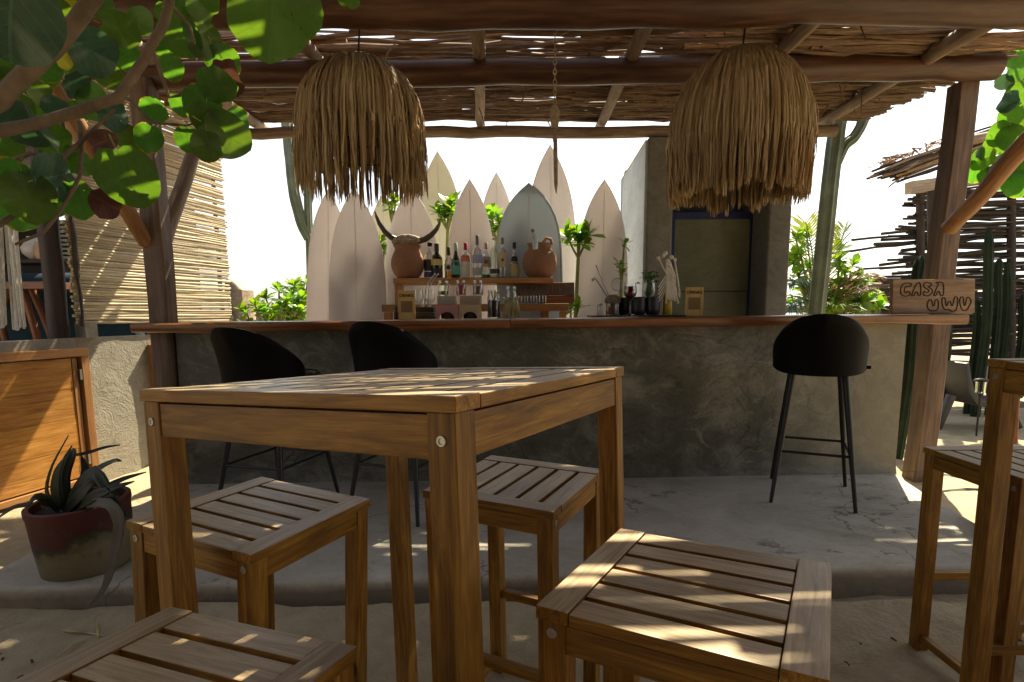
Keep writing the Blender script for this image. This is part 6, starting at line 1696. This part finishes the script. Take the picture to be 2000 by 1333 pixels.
cactus('cluster of dark cactus columns before the stick fence at the right edge', [([G0(1925, 6.2), A(1928, 640, 6.2), A(1930, 540, 6.2), A(1932, 445, 6.2)], .046), ([G0(1952, 6.25), A(1950, 600, 6.25), A(1949, 540, 6.25), A(1952, 505, 6.25)], .038), ([G0(1966, 6.3), A(1968, 600, 6.3), A(1968, 512, 6.3)], .042), ([G0(1908, 6.35), A(1908, 650, 6.3), A(1908, 585, 6.3)], .038), ([G0(2000, 6.2), A(2000, 640, 6.2), A(1998, 575, 6.2)], .044)], 'cactus_dark', G0(1945, 6.25))
cactus('short dark cactus right of the post foot', [([G0(1848, 5.7), A(1850, 690, 5.7), A(1852, 640, 5.7), A(1853, 600, 5.7)], .038)], 'cactus_dark', G0(1848, 5.7))

# ================================================================== BACKGROUND FURNITURE
st_ = thing('driftwood_stump', 'weathered grey driftwood stump above the shrub left of the surfboards', 'stump', (-3.1, 6.5, 0))
mb = MB(); hh = A(470, 547, 6.5).z
rows = [(0, .12, 0), (.6, .11, .01), (1.15, .115, .02), (1.3, .135, -.01), (hh - .12, .14, -.02), (hh - .03, .125, -.02), (hh, .10, -.03)]
for z, r_, ox in rows:
    for k in range(14):
        a = 2 * PI * k / 14; rr = r_ * (1 + .18 * noise.noise((math.cos(a) * 1.5, math.sin(a) * 1.5, z * 1.5)) + .05 * math.sin(5 * a))
        mb.v.append((ox + rr * math.cos(a), rr * math.sin(a), z - (max(0, math.cos(a)) * .13 if z > hh - .05 else 0)))
for i in range(len(rows) - 1):
    for k in range(14): mb.f.append((i * 14 + k, i * 14 + (k + 1) % 14, (i + 1) * 14 + (k + 1) % 14, (i + 1) * 14 + k))
mb.f.append(tuple((len(rows) - 1) * 14 + k for k in range(14))); mb.build('stump', M['drift'], st_, smooth=50)
lw = thing('plank_fence', 'low brown board fence beyond the cane screen', 'fence', (0, 0, 0))
for k in range(5): plank('board', lw, (3.4, .04, .205), (-4.2 + .9, 7.6, .28 + .21 * k), 'x', M['drift'])
for x in (-4.9, -3.3, -1.7): plank('post', lw, (.08, .08, 1.3), (x, 7.66, .62), 'z', M['drift'])

fen = thing('stick_fence', 'tall see-through fence of horizontal dark sticks at the right', 'fence', (0, 0, 0))
YF = 7.0
fm = []
for k in range(10):
    L = rs.uniform(2.0, 3.0); fm.append((L, log_mesh('stick', L, rs.uniform(.015, .023), .010, M['fence_stick'], n=6, seg=9, wob=.02, bend=rs.uniform(-.04, .04), seed=200 + k)))
fx0 = A(1800, 500, YF).x
z = .62; cnt = 0
while z < 2.62:
    k = rs.randrange(10); L = fm[k][0]
    out = rs.uniform(.08, .55) if rs.random() < .7 else rs.uniform(.4, 1.05)
    if z > 2.2: out *= .35
    x = fx0 - out
    while x < 9.2:
        k = rs.randrange(10); L = fm[k][0]
        first = x < fx0
        mt = Matrix.Translation((x, YF + rs.uniform(-.05, .05), z + rs.uniform(-.012, .012))) @ Matrix.Rotation(-abs(rs.gauss(0, .03)) * (1.8 if first else .4), 4, 'Y') @ Matrix.Rotation(rs.gauss(0, .012), 4, 'Z') @ Matrix.Rotation(rs.uniform(0, 6), 4, 'X')
        if rs.random() < .94: ob('stick', fm[k][1], fen, matrix=mt); cnt += 1
        x += L * rs.uniform(.75, .95)
    if rs.random() < .8:
        x = fx0 + rs.uniform(-.25, .1)
        while x < 9.2:
            k = rs.randrange(10); L = fm[k][0]
            ob('stick', fm[k][1], fen, matrix=Matrix.Translation((x, YF + .09 + rs.uniform(-.03, .03), z + rs.uniform(-.01, .02))) @ Matrix.Rotation(rs.gauss(0, .010), 4, 'Y') @ Matrix.Rotation(rs.uniform(0, 6), 4, 'X')); cnt += 1
            x += L * rs.uniform(.8, .95)
    z += rs.uniform(.018, .034)
for px in (1797, 1838, 1975, 2120):
    log('post', A(px, 880, YF) * 1.0, A(px, 362, YF), .050, .046, M['fence_stick'], fen, seed=60 + px, seg=8)
log('bottom_log', (4.6, YF + .03, .44), (9.2, YF + .05, .42), .12, .13, M['drift'], fen, seed=66, seg=14, wob=.03)
log('bottom_log', A(1690, 560, YF + .5), A(1790, 560, YF + .5) + Vector((1.5, 0, 0)), .05, .05, M['drift'], fen, seed=67)
log('bottom_log', A(1700, 592, YF + .4), A(1790, 590, YF + .4) + Vector((1.5, 0, 0)), .04, .04, M['drift'], fen, seed=68)
low2 = thing('board_fence', 'low dark board fence between the palm and the stick fence', 'fence', (0, 0, 0))
for k, yy in enumerate((552, 572, 592, 612, 640)):
    p = A(1740, yy, 8.6); plank('board', low2, (2.4, .04, .125), (p.x + .1, 8.6, p.z), 'x', M['fence_stick'])
for x in (4.9, 6.7): plank('post', low2, (.08, .08, 1.6), (x, 8.66, .8), 'z', M['fence_stick'])

pal = thing('palapa_roof', 'stick-covered palapa roof on a squared beam above the fence at right', 'hut', (0, 0, 0))
YP = 6.6
plank('beam', pal, (2.6, .12, .13), A(1782, 352, YP) + Vector((1.25, 0, .07)), 'x', M['drift'])
pal.children[-1].rotation_euler = (0, R(-7), 0)
q0, q1 = A(1690, 344, YP), A(1850, 285, YP); dv = (q1 - q0).normalized()
for k in range(34):
    p = q0 + Vector((rs.uniform(.12, .55), rs.uniform(-.10, .30), rs.uniform(-.02, .07))); L = rs.uniform(1.6, 2.6)
    o = ob('stick', log_mesh('stick', L, .015, .010, M['fence_stick'] if k % 3 else M['stick'], n=6, seg=6, wob=.05, seed=300 + k), pal, matrix=along(p, p + dv * L))
log('ridge_pole', q1 + Vector((-.02, -.25, -.03)), q1 + Vector((2.4, .2, .5)), .05, .05, M['rafter'], pal, seed=71)
mb = MB()
for k in range(60):
    t_ = rs.uniform(0, 1); p = q0.lerp(q1, .25 + .75 * t_) + Vector((0, rs.uniform(-.1, .3), .07)); mb.tube([p, p + Vector((rs.uniform(-.1, .1), rs.uniform(-.1, .1), rs.uniform(.0, .03))), p + Vector((rs.uniform(-.14, .02), 0, rs.uniform(-.07, .02)))], .006, 5)
o = mb.build('thatch', M['stick'], pal, smooth=True); o['kind'] = 'stuff'
log('twig', A(1735, 366, YP), A(1762, 345, YP), .008, .012, M['stick'], pal, n=6, seed=72)
log('post', A(1822, 880, YP), A(1822, 360, YP), .06, .055, M['fence_stick'], pal, seed=73)

# moulded lounge chair
lc = thing('lounge_chair', 'dark moulded plastic lounge chair on the sand right of the bar', 'chair', (0, 0, 0))
YC = 5.35
def ribbon(pix, Y0, Y1, th, nm):
    """side profile swept in depth"""
    mb = MB(); a = [A(x, y, (Y0 + Y1) / 2) for x, y in pix]
    n = len(a); top = []; bot = []
    for i, p in enumerate(a):
        tg = (a[min(i + 1, n - 1)] - a[max(i - 1, 0)]).normalized(); nr = Vector((-tg.z, 0, tg.x)); w = th[i] if isinstance(th, list) else th
        top.append(p + nr * w / 2); bot.append(p - nr * w / 2)
    for Y in (Y0, Y1):
        for p in top + bot[::-1]: mb.v.append((p.x, Y, p.z))
    m_ = 2 * n
    for i in range(m_): j = (i + 1) % m_; mb.f.append((i, j, m_ + j, m_ + i))
    for i in range(n - 1):
        mb.f.append((i, m_ - 1 - i, m_ - 2 - i, i + 1)); mb.f.append((m_ + i, m_ + i + 1, 2 * m_ - 2 - i, 2 * m_ - 1 - i))
    return mb.build(nm, M['plastic'], lc, bevel=.006, smooth=40)
ribbon([(1849, 705), (1852, 735), (1858, 760), (1872, 778), (1895, 785), (1925, 786), (1975, 784)], YC, YC + .52, [.04, .05, .06, .07, .05, .045, .04], 'seat_shell')
for (Ya) in (YC + .003, YC + .45):
    ribbon([(1858, 772), (1845, 805), (1831, 838)], Ya, Ya + .06, [.065, .05, .04], 'leg')
    ribbon([(1965, 788), (1978, 812), (1990, 836)], Ya, Ya + .06, [.055, .045, .04], 'leg')
lt = thing('solar_lantern', 'small black and clear solar path light behind the lounge chair', 'lantern', (0, 0, 0))
YL = 5.2; p = A(1916, 757, YL)
mb = MB(); mb.lathe([(.030, -.055), (.042, -.05), (.044, .055), (.040, .055), (.038, -.045)], 16, c=p, cap0=False); mb.build('lens', M['glass'], lt, smooth=50)
mb = MB(); mb.lathe([(.062, .056), (.062, .064), (.05, .078), (.02, .084)], 16, c=p, cap1=True); mb.build('cap', M['black_metal'], lt, smooth=50)
mb = MB(); mb.tube([p + Vector((0, 0, -.056)), p + Vector((0, 0, -.10)), Vector((p.x, p.y, -.06))], [.022, .009, .008], 8); mb.build('stake', M['black_metal'], lt, smooth=True)
for k in range(4):
    a = k * PI / 2 + .4; mb = MB(); mb.tube([p + Vector((.044 * math.cos(a), .044 * math.sin(a), -.05)), p + Vector((.044 * math.cos(a), .044 * math.sin(a), .055))], .003, 5); mb.build('rib', M['black_metal'], lt)
tc_ = thing('garden_torch', 'rusty garden torch pole at the right edge behind the second table', 'torch', (0, 0, 0)); YT = 3.4
mb = MB(); mb.tube([A(1983, 868, YT), A(1986, 800, YT), A(1988, 775, YT)], .012, 8); mb.build('pole', M['rusty'], tc_, smooth=True)
mb = MB(); mb.tube([A(1988, 778, YT), A(1989, 770, YT), A(1990, 765, YT)], [.02, .035, .03], 10); mb.build('head', M['plastic'], tc_, smooth=50)
dp = thing('planter', 'dark planter with a drooping leaf behind the right edge stool', 'planter', (2.50, 2.62, 0))
mb = MB(); mb.lathe([(.12, 0), (.15, .02), (.17, .22), (.18, .235), (.18, .26), (.165, .262), (.155, .22), (.001, .21)], 24); mb.build('pot', M['dark_wood'], dp, smooth=50)
for k in range(8):
    a = k * .8; me = leaf_mesh('leaf', M['agave'], .34, .055, fold=.2, droop=1.1, tipw=.8, nu=6); ob('leaf', me, dp, loc=(.05 * math.cos(a), .05 * math.sin(a), .22), rot=(0, -1.0, a))

# ================================================================== ADDED HOUSE FRONT BEHIND THE CAMERA, BLOCKS SKY LIGHT
hs = thing('sky_block_house', 'unseen timber house front added behind the camera to block sky light', 'house', (0, -4.6, 0))
for k in range(17): plank('board', hs, (15.0, .05, .198), (0, -.05, .12 + .2 * k), 'x', M['dark_wood'])
for x in (-7.4, -2.5, 2.5, 7.4): plank('post', hs, (.15, .15, 3.5), (x, .06, 1.75), 'z', M['dark_wood'])
mb = MB(); mb.box((0, .3, 3.6), (16.0, 1.8, .12), rot=Matrix.Rotation(R(-9), 3, 'X')); mb.build('eave', M['dark_wood'], hs)

# ================================================================== LITTER ON THE SAND
lit = MB()
for q in range(420):
    x, y = rs.uniform(-2.4, 2.4), rs.uniform(.5, 2.05)
    z = .004 + .02 * noise.noise((x * 1.3, y * 1.3, 0)); a = rs.uniform(0, PI); L = rs.uniform(.003, .013)
    d = Vector((math.cos(a), math.sin(a), 0)) * L
    lit.tube([Vector((x, y, z + .008)) - d, Vector((x, y, z + .012)), Vector((x, y, z + .008)) + d], rs.uniform(.0015, .005), 5, squash=.6)
o = lit.build('leaf_litter', M['dark_wood']); tag(o, kind='stuff')
lit = MB()
for (a_, b_, c_) in (((0, 1210), (60, 1198), (100, 1165 + 40)), ((85, 1208), (98, 1205), (108, 1197)), ((125, 1232), (165, 1235), (205, 1243)), ((190, 1215), (191, 1238), (192, 1245)), ((110, 1285), (140, 1262), (170, 1247)), ((1000, 1201), (1020, 1200), (1042, 1203)), ((950, 1228), (956, 1227), (962, 1226)), ((0, 1230), (30, 1219), (70, 1212))):
    pp = []
    for (x, y) in (a_, b_, c_):
        r_ = A(x, y, 1.0) - Vector((0, 0, CAM_H)); tt = (.022 - CAM_H) / r_.z; pp.append(Vector((0, 0, CAM_H)) + r_ * tt)
    lit.tube(pp, [.004, .005, .002], 5)
for q in range(60):
    x, y = rs.uniform(-2.0, 2.0), rs.uniform(.6, 2.0); a = rs.uniform(0, PI); L = rs.uniform(.03, .10); d = Vector((math.cos(a), math.sin(a), 0)) * L
    z = .012 + .02 * noise.noise((x * 1.3, y * 1.3, 0)); lit.tube([Vector((x, y, z)) - d, Vector((x + rs.uniform(-.01, .01), y, z + .006)), Vector((x, y, z)) + d], .0014, 4)
o = lit.build('dry_twigs', M['straw']); tag(o, kind='stuff')
print('objects', len(bpy.data.objects))
